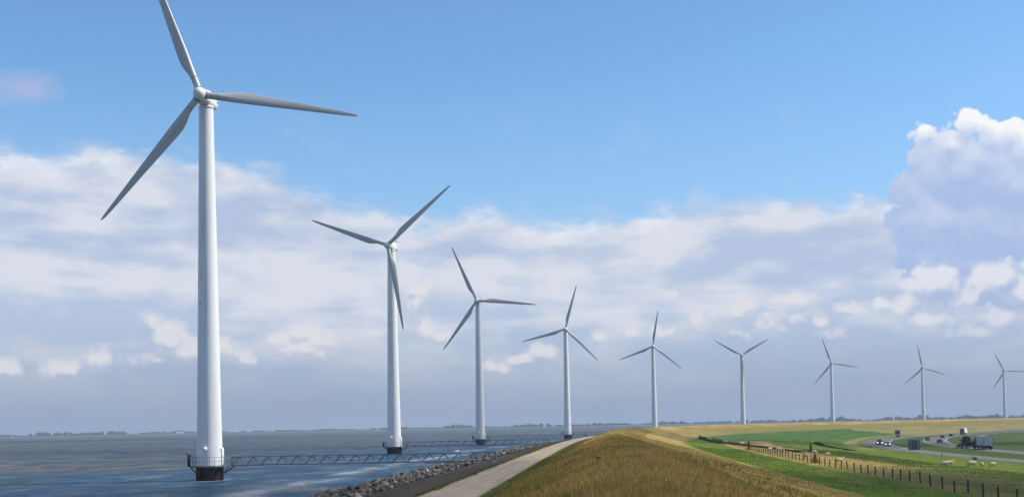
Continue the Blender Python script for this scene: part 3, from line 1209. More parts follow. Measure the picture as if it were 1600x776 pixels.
def blades(name, n, s_lo, s_hi, d_fn, h_fn, col_fn, near_bias=1.0, wmin=.010, wk=.00034, lean=.55, label=None, cat='grass', clump=0.0):
    s = s_lo + (s_hi - s_lo) * rng.uniform(0, 1, n) ** near_bias
    d = d_fn(s, n)
    if clump > 0:
        g = vnoise(s, d, .9, 77, 2)
        keep = rng.uniform(-1.2, 1.2, n) * clump < g + .5
        s, d = s[keep], d[keep]
        n = len(s)
    x, y = xy(s, d)
    z = ground_z(s, d) - .02
    dist = np.hypot(x, y)
    h = h_fn(s, d, n)
    w = np.maximum(wmin, dist * wk) * rng.uniform(.6, 1.3, n)
    a = rng.uniform(0, 6.283, n)
    ln = rng.normal(0, lean, (n, 2)) * h[:, None] + np.array([.18, .05]) * h[:, None]
    V = np.empty((n, 3, 3), np.float32)
    V[:, 0] = np.stack([x - np.cos(a) * w, y - np.sin(a) * w, z], 1)
    V[:, 1] = np.stack([x + np.cos(a) * w, y + np.sin(a) * w, z], 1)
    V[:, 2] = np.stack([x + ln[:, 0], y + ln[:, 1], z + h], 1)
    c = np.repeat(col_fn(s, d, n)[:, None, :], 3, 1)
    c = c.reshape(-1, 3)
    o = link(name, np_mesh(name, V.reshape(-1, 3), np.arange(3 * n).reshape(n, 3), GRASS, False, c))
    return tag(o, label, cat, None, 'stuff')


def pick(n, cols, w):
    cols = np.array(cols)
    return cols[rng.choice(len(cols), n, p=np.array(w) / sum(w))] * rng.uniform(.75, 1.25, (n, 1))


def col_rough(s, d, n):
    straw = pick(n, [(.54, .37, .125), (.43, .28, .085), (.29, .175, .052), (.24, .205, .04), (.60, .45, .18)], [4, 4, 2, 2, 1])
    green = pick(n, [(.13, .15, .02), (.19, .185, .025), (.085, .11, .018), (.24, .22, .035)], [3, 3, 2, 1])
    g = vnoise(s, d, 5.0, 11) + .5 * vnoise(s, d, 1.6, 12) + np.clip((48.5 - d) / 3, 0, 1.2) - .50
    p = np.clip(.5 + g * 1.6, .08, .92)
    m = 1 + .30 * vnoise(s, d * 1.4, 11.0, 13) + .18 * vnoise(s, d, 3.0, 14)
    m = np.clip(m, .45, 1.5) * np.where(d < 48.5, .85, 1.0)
    tint = np.stack([1 + .10 * vnoise(s, d, 16.0, 16), np.ones(n), np.ones(n)], 1)
    return np.clip(np.where((rng.uniform(0, 1, n) < p)[:, None], green, straw) * m[:, None] * tint, .01, .8)


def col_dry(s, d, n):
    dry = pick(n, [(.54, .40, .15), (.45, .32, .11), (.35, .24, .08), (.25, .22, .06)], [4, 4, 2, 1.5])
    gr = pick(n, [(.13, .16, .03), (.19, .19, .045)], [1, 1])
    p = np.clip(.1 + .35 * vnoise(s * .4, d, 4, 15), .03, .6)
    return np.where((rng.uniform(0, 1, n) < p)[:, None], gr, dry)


def col_fresh(s, d, n):
    return pick(n, [(.085, .15, .015), (.13, .19, .02), (.06, .105, .015), (.20, .19, .05)], [4, 4, 2, 1])


def col_verge(s, d, n):
    return pick(n, [(.10, .12, .03), (.17, .16, .045), (.28, .21, .09), (.07, .09, .02)], [4, 3, 2, 2])


hr = lambda s, d, n: rng.uniform(.08, .30, n) * (1 + .35 * vnoise(s, d, 3.0, 21)) * np.clip((d - 44.9) / 1.6, .3, 1) * np.interp(d, [52, 56.5], [1, .5])
blades('dike_grass', 330000, 219, 352, lambda s, n: 44.6 + 12.5 * rng.uniform(0, 1, n), hr, col_rough, 1.35, clump=.8,
       label='rough brown and olive grass covering the crown of the dike', wk=.00030)
blades('dike_grass', 40000, 345, 640, lambda s, n: 45.2 + 15.0 * rng.uniform(0, 1, n), lambda s, d, n: rng.uniform(.05, .15, n), lambda s, d, n: np.where((d > 48.5)[:, None], col_dry(s, d, n), col_rough(s, d, n)), 1.4, wk=.00026,  # golden blades carry the painted sunlight of the farther ridge
       label='dry grass coloured sunlit golden on the farther crown of the dike')
blades('seed_stalks', 26000, 219, 300, lambda s, n: 46.5 + 9.0 * rng.uniform(0, 1, n), lambda s, d, n: rng.uniform(.20, .46, n) * (1 + .4 * vnoise(s, d, 4.0, 22)),
       lambda s, d, n: pick(n, [(.50, .35, .14), (.42, .27, .09), (.34, .20, .07)], [3, 3, 2]), 1.3, wmin=.006, wk=.00017, lean=.22, clump=.9, label='pale seed stalks standing above the rough grass', cat='grass')
blades('weeds', 16000, 221, 300, lambda s, n: 45.6 + 16.0 * rng.uniform(0, 1, n), lambda s, d, n: np.where(vnoise(s, d, 1.7, 92, 2) > .55, rng.uniform(.15, .38, n), .01),
       lambda s, d, n: pick(n, [(.16, .19, .02), (.22, .22, .025), (.10, .14, .02)], [3, 2, 2]), 1.3, wmin=.02, wk=.0006, lean=.5, label='low yellow green weeds in clumps on the dike crown', cat='weeds')
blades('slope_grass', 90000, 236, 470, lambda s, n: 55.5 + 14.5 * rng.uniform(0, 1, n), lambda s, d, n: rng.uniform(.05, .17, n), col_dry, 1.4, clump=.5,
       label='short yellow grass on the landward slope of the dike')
blades('pasture_grass', 110000, 270, 520, lambda s, n: 72.0 + 38.0 * rng.uniform(0, 1, n) ** .9, lambda s, d, n: rng.uniform(.04, .14, n),
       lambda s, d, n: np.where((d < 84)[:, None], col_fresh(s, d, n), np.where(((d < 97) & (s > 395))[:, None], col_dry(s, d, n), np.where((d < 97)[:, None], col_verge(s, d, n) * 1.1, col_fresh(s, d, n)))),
       1.3, wk=.00028, label='cropped pasture grass below the dike')
blades('verge_grass', 26000, 248, 520, lambda s, n: 40.75 + rng.normal(0, .20, n) + .25 * vnoise(s, 0 * s, 6, 41), lambda s, d, n: rng.uniform(.05, .20, n) * (1 + .5 * vnoise(s, 0 * s, 4, 43)), col_verge, 1.3,
       label='tufts of grass along the edge of the path')
# tall reeds in the ditch between the sheep strip and the sown field
blades('ditch_reeds', 26000, 486, 700, lambda s, n: np.interp(s, [486, 540, 600, 640, 672, 700], [94.5, 92.5, 85.5, 79.5, 73.5, 71.5]) + rng.normal(0, .5, n), lambda s, d, n: rng.uniform(.5, 1.0, n) * np.interp(s, [486, 540, 600, 645, 700], [.3, .45, .6, .5, .4]),
       lambda s, d, n: pick(n, [(.022, .028, .016), (.03, .04, .018), (.04, .035, .02)], [3, 3, 1]), 1.0, wk=.00022, lean=.12, label='dark reeds standing in the ditch beside the sown field', cat='reeds')
blades('ditch_reeds', 7000, 545, 690, lambda s, n: np.interp(s, [545, 620, 690], [116, 115, 115]) + rng.normal(0, .6, n), lambda s, d, n: rng.uniform(.1, .34, n),
       lambda s, d, n: pick(n, [(.022, .028, .016), (.03, .045, .018), (.05, .045, .022)], [3, 3, 1]), 1.0, wk=.0002, lean=.12, label='dark reeds in the ditch near the bend of the road', cat='reeds')


# ------------------------------------------------------------------ fences
def post_mesh(h, r):
    return MB().lathe([(r * 1.02, -.3), (r, h - .06), (r * .8, h), (0, h + .012)], 7, True, False)


def fence(name, label, ss, d_fn, h, r, mat, wires, most=100):
    p0 = pt(ss[0], d_fn(ss[0]))
    root = empty(name, p0)
    me = [post_mesh(h * f, r).mesh('post', mat) for f in (1.0, .93, 1.06)]
    rest = MB()
    for k, s in enumerate(ss):
        p = pt(s, d_fn(s)) - p0
        tx, ty = random.gauss(0, .035), random.gauss(0, .035)
        if k < most:
            o = link('post', me[random.randrange(3)], root, p)
            o.rotation_euler = (tx, ty, random.uniform(0, 6.28))
        else:
            b = post_mesh(h, r)
            rest.add(b.v, b.f, True, Matrix.Translation(p))
    if rest.v:
        o = rest.build('post', mat, root)
        tag(o, None, None, None, 'stuff')
    for wz in wires:
        w = MB()
        for a, b_ in zip(ss[:-1], ss[1:]):
            w.tube(pt(a, d_fn(a), wz) - p0, pt(b_, d_fn(b_), wz) - p0, .008, 3)
        w.build('wire', M['wire'], root)
    return tag(root, label, 'fence')


f1d = lambda s: float(np.interp(s, [280, 520, 560, 640, 668], [84.6, 86.4, 85.5, 77.5, 72.5]))
ss = [297.0]
while ss[-1] < 664:
    ss.append(ss[-1] + random.uniform(4.2, 5.0))
fence('post_fence', 'line of dark wooden posts and wire along the foot of the dike', ss, f1d, 1.22, .085, M['wood'], (.35, .7, 1.05))
f2d = lambda s: float(np.interp(s, [380, 460, 540, 640, 690], [98.6, 97.0, 94.0, 82.0, 75.0]))
ss = [390.0]
while ss[-1] < 672:
    ss.append(ss[-1] + random.uniform(1.25, 1.6))
fence('stake_fence', 'low fence of thin close set stakes beside the ditch', ss, f2d, .95, .04, M['wood'], (.3, .6, .85))


# dark bushes at the fences
def bush(s, d, w, h, label, n=900, cone=False):
    p = pt(s, d)
    V, C = [], []
    for _ in range(n):
        u = random.random() ** (.8 if not cone else 1.3)
        zz = h * u
        rad = w * (.5 * math.sqrt(max(0, 1 - (2 * u - 1) ** 2)) + .12 if not cone else .55 * (1 - u) + .06) * random.random() ** .5
        a = random.uniform(0, 6.283)
        c = Vector((rad * math.cos(a), rad * math.sin(a), zz))
        e1 = Vector((random.gauss(0, 1), random.gauss(0, 1), random.gauss(0, 1))).normalized() * random.uniform(.05, .11)
        e2 = Vector((random.gauss(0, 1), random.gauss(0, 1), random.gauss(0, 1))).normalized() * random.uniform(.04, .09)
        V += [c - e1, c + e1, c + e2]
        cc = random.uniform(.7, 1.3)
        C += [(.022 * cc, .03 * cc, .014 * cc)] * 3
    root = empty('bush', p)
    o = link('foliage', np_mesh('foliage', np.array([v[:] for v in V]), np.arange(len(V)).reshape(-1, 3), GRASS, False, np.array(C)), root)
    st = MB()
    for k in range(4):
        a = 1.57 * k + .4
        st.tube((0, 0, -.1), (w * .25 * math.cos(a), w * .25 * math.sin(a), h * .75), .03, 5, .012)
    st.build('stem', M['wood'], root)
    return tag(root, label, 'bush')


bush(513, 85.6, 1.3, 2.3, 'dark upright bush growing in the line of fence posts', cone=True)
bush(406, 85.6, 1.2, 1.5, 'small dark bush with a spreading foot between the fence posts', cone=True)
bush(489, 97.4, 1.0, 2.2, 'dark pointed bush at the edge of the sown field by the ditch', cone=True)
bush(668, 73.0, .9, 1.5, 'dark bush at the far corner where both fences meet')


# ------------------------------------------------------------------ sheep
def make_sheep_mesh(pose):
    b = MB()
    b.ball((0, 0, .60), 1, 3, (.50, .235, .25))
    b.ball((-.30, 0, .61), 1, 2, (.26, .225, .235))
    b.ball((.26, 0, .60), 1, 2, (.25, .21, .23))
    if pose == 'graze':
        nk, hd, nose = Vector((.58, 0, .45)), Vector((.70, 0, .24)), Vector((.80, 0, .08))
    else:
        nk, hd, nose = Vector((.56, 0, .80)), Vector((.66, .02, .92)), Vector((.86, .05, .86))
    b.tube((.36, 0, .64), nk, .17, 10, .115)
    b.tube(nk, hd, .115, 10, .085)
    b.ball(hd, .095, 2)
    b.tube(hd, nose, .085, 10, .05)
    b.ball(nose, .052, 1)
    for sy in (-1, 1):
        b.ball((hd.x - .03, hd.y + sy * .12, hd.z + .03), .045, 1, (.6, 1.3, .5))
    for i, (lx, sy) in enumerate(((.32, -1), (.36, 1), (-.36, -1), (-.30, 1))):
        k = .03 if lx > 0 else -.05
        b.tube((lx, sy * .13, .50), (lx + k, sy * .135, .24), .075, 8, .038)
        b.tube((lx + k, sy * .135, .24), (lx, sy * .135, .0), .036, 8, .030)
        b.ball((lx + .01, sy * .135, .025), .042, 1, (1.3, .9, .7))
    b.tube((-.52, 0, .66), (-.60, 0, .42), .05, 7, .03)
    me = b.mesh('sheep_raw', M['wool'])
    o = bpy.data.objects.new('sheep_raw', me)
    COL.objects.link(o)
    r = o.modifiers.new('r', 'REMESH')
    r.mode = 'VOXEL'
    r.voxel_size = .028
    sm = o.modifiers.new('s', 'SMOOTH')
    sm.iterations = 2
    dg = bpy.context.evaluated_depsgraph_get()
    out = bpy.data.meshes.new_from_object(o.evaluated_get(dg))
    bpy.data.objects.remove(o)
    bpy.data.meshes.remove(me)
    n = len(out.vertices)
    co = np.empty(n * 3)
    out.vertices.foreach_get('co', co)
    co = co.reshape(-1, 3)
    wool = np.clip((co[:, 2] - .38) / .1, 0, 1) * np.clip((.52 - co[:, 0]) / .1, 0, 1)
    nn = np.sin(co[:, 0] * 55) * np.sin(co[:, 1] * 60 + 1) * np.sin(co[:, 2] * 58 + 2)
    c = co - np.array([0, 0, .6])
    c /= np.linalg.norm(c, axis=1)[:, None] + 1e-6
    co += c * (nn * .012 * wool)[:, None]
    out.vertices.foreach_set('co', co.ravel())
    out.polygons.foreach_set('use_smooth', np.full(len(out.polygons), True))
    out.name = 'sheep'
    out.materials.clear()
    out.materials.append(M['wool'])
    return out


SHEEP = {p: make_sheep_mesh(p) for p in ('graze', 'stand')}


def sheep(s, d, ang, pose, label, k=1.0):
    """ang: direction the head points in, 0 = to +X, counter-clockwise"""
    o = link('sheep', SHEEP[pose])
    o.location = pt(s, d, -.01)
    o.rotation_euler = (0, 0, R(ang))
    o.scale = (k * 1.12,) * 3
    return tag(o, label, 'sheep', 'sheep in the pasture')


sheep(391, 102.2, 190, 'graze', 'cream sheep grazing in front of a standing one, head hidden by its body', 1.08)
sheep(402, 105.8, 8, 'stand', 'cream sheep with raised head standing just behind a grazing one', 1.15)
sheep(401, 109.0, 196, 'graze', 'big cream sheep side on, grazing close to a smaller one', 1.3)
sheep(406, 112.0, 60, 'graze', 'small sheep half hidden behind the big grazing sheep', .95)
sheep(407, 114.0, 205, 'graze', 'lone plump sheep grazing beside the road, east of all others', 1.1)
for i, (s, d, a, p, k, lb) in enumerate([
        (493, 88.6, 30, 'stand', 1.1, 'white sheep standing behind the fence posts, first of three close together'),
        (487, 90.0, 185, 'graze', 1.2, 'long white sheep side on behind the fence, middle of three'),
        (474, 89.4, 120, 'graze', .9, 'small white sheep at the end of the group of three behind the fence'),
        (627, 83.4, 10, 'graze', 1.0, 'far white sheep grazing near the corner of the fences'),
        (600, 84.0, 170, 'graze', 1.1, 'far white sheep a little way from the fence corner'),
        (574, 88.0, 40, 'stand', 1.0, 'far white sheep standing alone before the dark reeds'),
        (431, 88.0, 100, 'graze', 1.1, 'pale sheep seen from behind through the fence posts'),
        (405, 89.3, 20, 'stand', 1.1, 'sheep standing on the tan strip just behind a thick fence post'),
        (489, 95.8, 150, 'graze', .9, 'sheep grazing beside the pointed dark bush at the ditch'),
        (470, 95.5, 10, 'graze', .9, 'sheep grazing beyond the tan strip near the stake fence'),
        (455, 95.9, 200, 'graze', .85, 'small white sheep at the stake fence, nearer than its neighbours')]):
    sheep(s, d, a, p, lb, k)


# ------------------------------------------------------------------ vehicles (forward is +Y)
def emit(name, c, st):
    m, nt, b = new_mat(name)
    b.inputs['Base Color'].default_value = (.8, .8, .8, 1)
    b.inputs['Emission Color'].default_value = (*c, 1)
    b.inputs['Emission Strength'].default_value = st
    return m


M['lit'] = emit('lit headlight', (1, .97, .9), 12.0)
M['headoff'] = plain('headlight glass', (.5, .52, .55), .15)
M['tail'] = plain('tail light', (.30, .012, .012), .25)
M['chassis'] = plain('truck chassis', (.028, .03, .034), .7)
M['boxwhite'] = plain('trailer panel', (.52, .57, .60), .45, 0, .06)
M['plate'] = plain('number plate', (.65, .52, .08), .5)


def wheel(root, x, y, r, w):
    sgn = 1 if x > 0 else -1
    Mx = Matrix.Rotation(R(90), 4, 'Y')
    t = MB().lathe([(r * .62, -w / 2), (r * .94, -w / 2), (r, -w * .3), (r, w * .3), (r * .94, w / 2), (r * .62, w / 2)], 18, True, False, Mx).build('wheel', M['tyre'], root, (x, y, r))
    MB().lathe([(0, sgn * w * .36), (r * .18, sgn * w * .40), (r * .60, sgn * w * .46), (r * .63, sgn * w * .3)], 18, True, False, Mx).build('rim', M['rim'], t)
    return t


def sect(y, hw, z0, z1, rr=.12):
    """rounded section across the car at station y"""
    h = z1 - z0
    rr = min(rr, h / 2.2, hw / 2.2)
    P = []
    for cx_, cz, a0 in ((hw - rr, z1 - rr, 0), (-hw + rr, z1 - rr, 90), (-hw + rr, z0 + rr, 180), (hw - rr, z0 + rr, 270)):
        for k in range(4):
            a = R(a0 + 30 * k)
            P.append((cx_ + rr * math.cos(a), y, cz + rr * math.sin(a)))
    return P[::-1]


def make_car(paint, s, d, label, toward=False, lit=False, kind='car', group='cars on the highway'):
    root = empty('car' if kind == 'car' else 'van')
    if kind == 'car':
        L, W, wb, wr = 4.3, .88, 1.28, .31
        body = [(-2.15, .70, .42, .80), (-2.08, .82, .28, .95), (-1.5, W, .22, .98), (-.6, W, .20, .97), (.7, W, .20, .95), (1.0, W, .20, .93), (1.7, .86, .22, .80), (2.05, .78, .28, .70), (2.15, .62, .38, .60)]
        cab = [(-1.95, .70, .93, .98), (-1.62, .70, .93, 1.34), (-1.2, .68, .93, 1.43), (-.2, .68, .93, 1.46), (.35, .67, .92, 1.36), (1.05, .70, .90, .96)]
        roof = [(-1.58, .60, 1.33, 1.375), (-1.2, .62, 1.40, 1.455), (-.2, .62, 1.43, 1.485), (.28, .58, 1.36, 1.40)]
        hz, tz = .66, .80
    else:
        L, W, wb, wr = 5.0, .98, 1.55, .34
        body = [(-2.5, .86, .42, 1.05), (-2.45, .95, .28, 1.15), (-1.5, W, .25, 1.16), (0, W, .25, 1.16), (1.4, W, .25, 1.14), (1.9, .96, .27, 1.08), (2.35, .88, .30, .95), (2.5, .70, .40, .80)]
        cab = [(-2.46, .88, 1.1, 1.75), (-2.38, .90, 1.1, 1.88), (-1.0, .91, 1.1, 1.93), (.4, .90, 1.1, 1.92), (.9, .86, 1.1, 1.78), (1.75, .88, 1.08, 1.14)]
        roof = [(-2.42, .82, 1.80, 1.93), (-1.0, .84, 1.90, 1.99), (.4, .83, 1.90, 1.975), (.85, .76, 1.80, 1.84)]
        hz, tz = .82, 1.1
    MB().rings([sect(*q) for q in body]).build('body', paint, root)
    MB().rings([sect(*q, .08) for q in cab]).build('window', M['glass'], root)
    rf = MB().rings([sect(*q, .03) for q in roof])
    for sx in (-1, 1):                                      # pillars
        y1, y0 = cab[-1][0], roof[-1][0]
        rf.tube((sx * (cab[-1][1] - .02), y1 - .05, cab[-1][3] - .02), (sx * (roof[-1][1] - .02), y0, roof[-1][3] - .02), .035, 5)
        rf.tube((sx * (cab[0][1] - .0), cab[0][0] + .05, cab[0][2] + .03), (sx * (roof[0][1] + .02), roof[0][0] + .02, roof[0][3] - .03), .055, 5)
        rf.tube((sx * (W - .16), -.25, .96), (sx * (roof[1][1] + .03), -.3, roof[1][3] - .04), .04, 5)
    rf.build('roof', paint, root)
    for sx in (-1, 1):
        for sy in (-1, 1):
            wheel(root, sx * (W - .08), sy * wb, wr, .2)
        f, r_ = body[-2], body[1]
        MB().ball((sx * (f[1] - .17), f[0] + (.12 if kind == 'van' else -.01), hz), .10, 2, (1.15, .75, .75)).build('headlight', M['lit' if lit else 'headoff'], root)
        MB().box(sx * (r_[1] - .12) - .10, sx * (r_[1] - .12) + .10, r_[0] - .06, r_[0] + .05, tz - .09, tz + .09, None, .02).build('tail_light', M['tail'], root)
        MB().ball((sx * (W + .08), .75, 1.0 if kind == 'car' else 1.25), .09, 1, (.9, .6, .8)).build('mirror', paint, root)
    MB().box(-.26, .26, body[0][0] - .03, body[0][0] + .01, .50, .62).build('number_plate', M['plate'], root)
    x, y = xy(s, d)
    root.location = (float(x), float(y), -2.90)
    root.rotation_euler = (0, 0, heading(s) + (math.pi if toward else 0))
    tag(root, label, kind, group)
    return root


van = make_car(carpaint('teal paint', (.012, .035, .055)), 673, 136.4, 'dark blue van with its headlights on coming round the bend', True, True, 'van', 'cars on the highway')
MB().box(-.35, .35, -.2, .1, 1.98, 2.22, None, .05).build('roof_light', M['lamp'], van)
make_car(carpaint('lilac paint', (.22, .21, .27)), 648, 137.6, 'pale car with lit headlights following close beside the dark van', True, True)
make_car(carpaint('steel paint', (.045, .05, .06)), 878, 138.4, 'grey car coming towards us just below the small road sign', True)
make_car(carpaint('black paint', (.018, .02, .026)), 758, 156.2, 'dark car driving away beside the inner verge, behind the large sign', False)
make_car(carpaint('ink paint', (.022, .024, .03)), 829, 161.6, 'dark car driving away beyond the red one, third from the big truck')
make_car(carpaint('red paint', (.15, .012, .018)), 692, 158.2, 'dark red car on the inner carriageway')
make_car(carpaint('slate paint', (.02, .022, .028)), 875, 163.4, 'small dark car driving away just behind the white lorry')
make_car(carpaint('blue paint', (.012, .028, .07)), 604, 155.2, 'dark blue car just ahead of the big trucks')


def make_lorry(kind, s, d, label, d_scale=1.0):
    root = empty('truck')
    ch = MB()
    if kind == 'semi':
        Lb, y0 = 8.6, -4.8
        bx = MB().box(-1.24, 1.24, y0, y0 + Lb, 1.12, 3.86, None, .04)
        body = bx.build('container', M['boxwhite'], root)
        rb = MB()
        for k in range(1, 12):
            for sx in (-1, 1):
                rb.box(sx * 1.25 - .02, sx * 1.25 + .02, y0 + k * Lb / 12 - .03, y0 + k * Lb / 12 + .03, 1.2, 3.8)
        rb.build('side_rib', M['boxwhite'], body)
        for sx in (-1, 1):
            x0_, x1_ = sorted((sx * .03, sx * 1.18))
            dr = MB().box(x0_, x1_, y0 - .05, y0 + .02, 1.22, 3.76, None, .015).build('rear_door', M['boxwhite'], root)
            MB().tube((sx * .32, y0 - .08, 1.25), (sx * .32, y0 - .08, 3.73), .025).tube((sx * .85, y0 - .08, 1.25), (sx * .85, y0 - .08, 3.73), .025).build('lock_rod', M['steel'], dr)
        fr = MB()
        fr.box(-1.27, 1.27, y0 - .06, y0 + .06, 3.78, 3.89).box(-1.27, 1.27, y0 - .06, y0 + .06, 1.06, 1.17)
        for x in (-1.26, 0, 1.26):
            fr.box(x - .035, x + .035, y0 - .065, y0 + .055, 1.17, 3.78)
        fr.build('door_frame', M['steel'], root)
        ch.box(-.5, .5, y0 + .1, y0 + Lb + 2.0, .72, 1.10).box(-1.2, 1.2, y0 + .0, y0 + .12, .45, .70)
        ch.box(-1.22, -1.16, y0 + 3.2, y0 + 6.2, .45, 1.05).box(1.16, 1.22, y0 + 3.2, y0 + 6.2, .45, 1.05)
        axles = (y0 + 1.0, y0 + 2.3, y0 + 3.6 - .1, y0 + Lb - 1.6, y0 + Lb + 1.9)
        cy = y0 + Lb + .6
        cab_c = M['chassis']
    elif kind == 'crane':
        ch.box(-.45, .45, -4.6, 4.6, .72, 1.05)
        MB().box(-1.24, 1.24, -4.7, 1.7, 1.05, 1.25).box(-1.24, 1.24, 1.62, 1.72, 1.25, 2.3).build('flatbed', M['chassis'], root)
        MB().box(-1.0, 1.0, -4.4, -1.6, 1.251, 2.05, None, .06).box(-.8, .9, -1.3, .9, 1.251, 1.8, None, .06).build('load', M['chassis'], root)
        c = MB().box(-.35, .35, 2.0, 2.6, 1.05, 2.6, None, .05)
        c.tube((0, 2.3, 2.5), (-.7, 1.8, 3.7), .16, 8).tube((-.7, 1.8, 3.7), (.9, 1.2, 3.1), .12, 8).tube((.9, 1.2, 3.1), (1.0, 1.0, 2.3), .08, 8)
        c.build('crane', M['chassis'], root)
        axles = (-3.2, -1.9, 3.6)
        cy = 2.9
        cab_c = carpaint('dark cab paint', (.02, .022, .032))
    else:
        y0, Lb = -4.2, 6.0
        MB().box(-1.2, 1.2, y0, y0 + Lb, 1.0, 3.5, None, .05).build('cargo_box', M['lamp'], root)
        for sx in (-1, 1):
            x0_, x1_ = sorted((sx * .02, sx * 1.12))
            MB().box(x0_, x1_, y0 - .03, y0 + .02, 1.1, 3.4, None, .01).build('rear_door', M['signback'], root)
        ch.box(-.45, .45, y0, 4.0, .6, .98)
        axles = (-2.4, 2.9)
        cy = 1.95
        cab_c = M['lamp']
    ch.build('chassis', M['chassis'], root)
    cab = MB()
    H = 3.3 if kind != 'box' else 2.7
    cab.rings([sect(cy, 1.20, .6, H, .12), sect(cy + 1.2, 1.22, .55, H + .02, .15), sect(cy + 1.9, 1.2, .5, H - .15, .18), sect(cy + 2.2, 1.14, .5, 1.9, .2), sect(cy + 2.25, 1.0, .55, 1.75, .2)])
    cb = cab.build('cab', cab_c, root)
    MB().rings([sect(cy + 1.86, 1.08, 1.95, H - .25, .1), sect(cy + 2.21, 1.05, 1.95, 2.05, .05)]).build('windscreen', M['glass'], cb)
    for sx in (-1, 1):
        MB().box(sx * 1.36 - .1, sx * 1.36 + .1, cy + 1.95, cy + 2.03, 1.9, 2.6, None, .02).build('mirror', M['dark'], cb)
        for ya in axles:
            wheel(root, sx * 1.05, ya, .5 if kind != 'box' else .42, .32)
        yr = {'semi': -4.88, 'crane': -4.75, 'box': -4.25}[kind]
        MB().box(sx * .95 - .2, sx * .95 + .2, yr, yr + .06, .78, .93, None, .01).build('tail_light', M['tail'], root)
    x, y = xy(s, d)
    root.location = (float(x), float(y), -2.90)
    root.rotation_euler = (0, 0, heading(s))
    tag(root, label, 'truck', 'trucks on the highway')
    return root


make_lorry('semi', 573.5, 156.6, 'large truck with white box trailer and closed double rear doors')
make_lorry('crane', 594, 156.0, 'dark flatbed truck with folded loader crane ahead of the white trailer')
make_lorry('box', 955, 161.8, 'small white box lorry far along the inner carriageway')


# ------------------------------------------------------------------ road signs and markers
def make_sign(s, d, w, h, z0, label, posts):
    root = empty('road_sign', pt(s, d))
    MB().box(-w / 2, w / 2, -.04, .04, z0, z0 + h, None, .02).build('panel', M['signback'], root)
    r = MB()
    for k in range(3):
        z = z0 + h * (.15 + .35 * k)
        r.box(-w / 2 + .05, w / 2 - .05, -.08, -.045, z - .04, z + .04)
    r.build('rail', M['signback'], root)
    for x in posts:
        MB().tube((x, -.13, -.4), (x, -.13, z0 + h * .97), .065, 8).build('post', M['signpost'], root)
    root.rotation_euler = (0, 0, heading(s) - .05)
    return tag(root, label, 'road sign', 'road signs seen from behind')


make_sign(515, 126.0, 2.75, 2.5, 1.35, 'large road sign seen from behind on two pale posts beside the pasture', (-.85, .95))
make_sign(940, 130.0, 2.9, 2.2, .75, 'small dark road sign seen from behind above the bend', (-.8, .8))


def marker(s, d, w, h, mat, label, cat='marker post'):
    root = empty('marker_post', pt(s, d))
    MB().box(-w / 2, w / 2, -.06, .06, -.2, h, None, .015).build('shaft', mat, root)
    MB().box(-w / 2 + .01, w / 2 - .01, -.066, -.06, h * .7, h * .85).build('reflector', M['lamp' if mat is not M['green'] else 'green'], root)
    return tag(root, label, cat)


marker(481, 131.0, .12, .9, M['dark'], 'dark slim marker post at the edge of the highway above the grazing sheep')
marker(508, 130.9, .12, .95, M['dark'], 'slim dark roadside post between the large sign and the sheep')
marker(628, 130.6, .7, .55, M['brownbox'], 'small brown block beside the outer bend of the highway')
kb = marker(478, 130.8, .7, .62, M['green'], 'small green kilometre board at the verge above the plump sheep')
marker(480, 52.6, .14, .8, M['dark'], 'tiny dark post on top of the ridge where the dike turns', 'post')


# ------------------------------------------------------------------ birds
def bird_body(root, mat, k=1.0, wings=False, long_neck=False):
    b = MB()
    b.ball((0, 0, .13 * k), .11 * k, 2, (1.0, 1.9, .85))
    hz = .34 if long_neck else .24
    b.tube((0, .14 * k, .16 * k), (0, .20 * k, hz * k), .06 * k, 8, .04 * k)
    b.ball((0, .22 * k, hz * k), .055 * k, 2, (.9, 1.2, .9))
    b.tube((0, .26 * k, hz * k), (0, .36 * k, (hz - .01) * k), .022 * k, 6, .004)
    b.tube((0, -.14 * k, .13 * k), (0, -.36 * k, .10 * k), .06 * k, 6, .03 * k)
    if wings:
        for sx in (-1, 1):
            b.add([(sx * .06 * k, .08 * k, .16 * k), (sx * .06 * k, -.10 * k, .15 * k), (sx * .38 * k, -.06 * k, .30 * k), (sx * .38 * k, .08 * k, .31 * k), (sx * .72 * k, -.06 * k, .24 * k),
                   (sx * .06 * k, .0, .11 * k), (sx * .38 * k, .0, .27 * k)],
                  [(0, 1, 2, 3), (3, 2, 4), (0, 3, 6, 5), (1, 5, 6, 2), (3, 4, 6), (2, 6, 4)], True)
    else:
        for sx in (-1, 1):
            b.tube((sx * .04 * k, .0, .07 * k), (sx * .04 * k, .02, 0), .012 * k, 5)
    b.build('body', mat, root)


def bird(loc, rz, mat, label, k=1.0, **kw):
    root = empty('bird', loc, rz)
    bird_body(root, mat, k, **kw)
    return tag(root, label, 'bird')


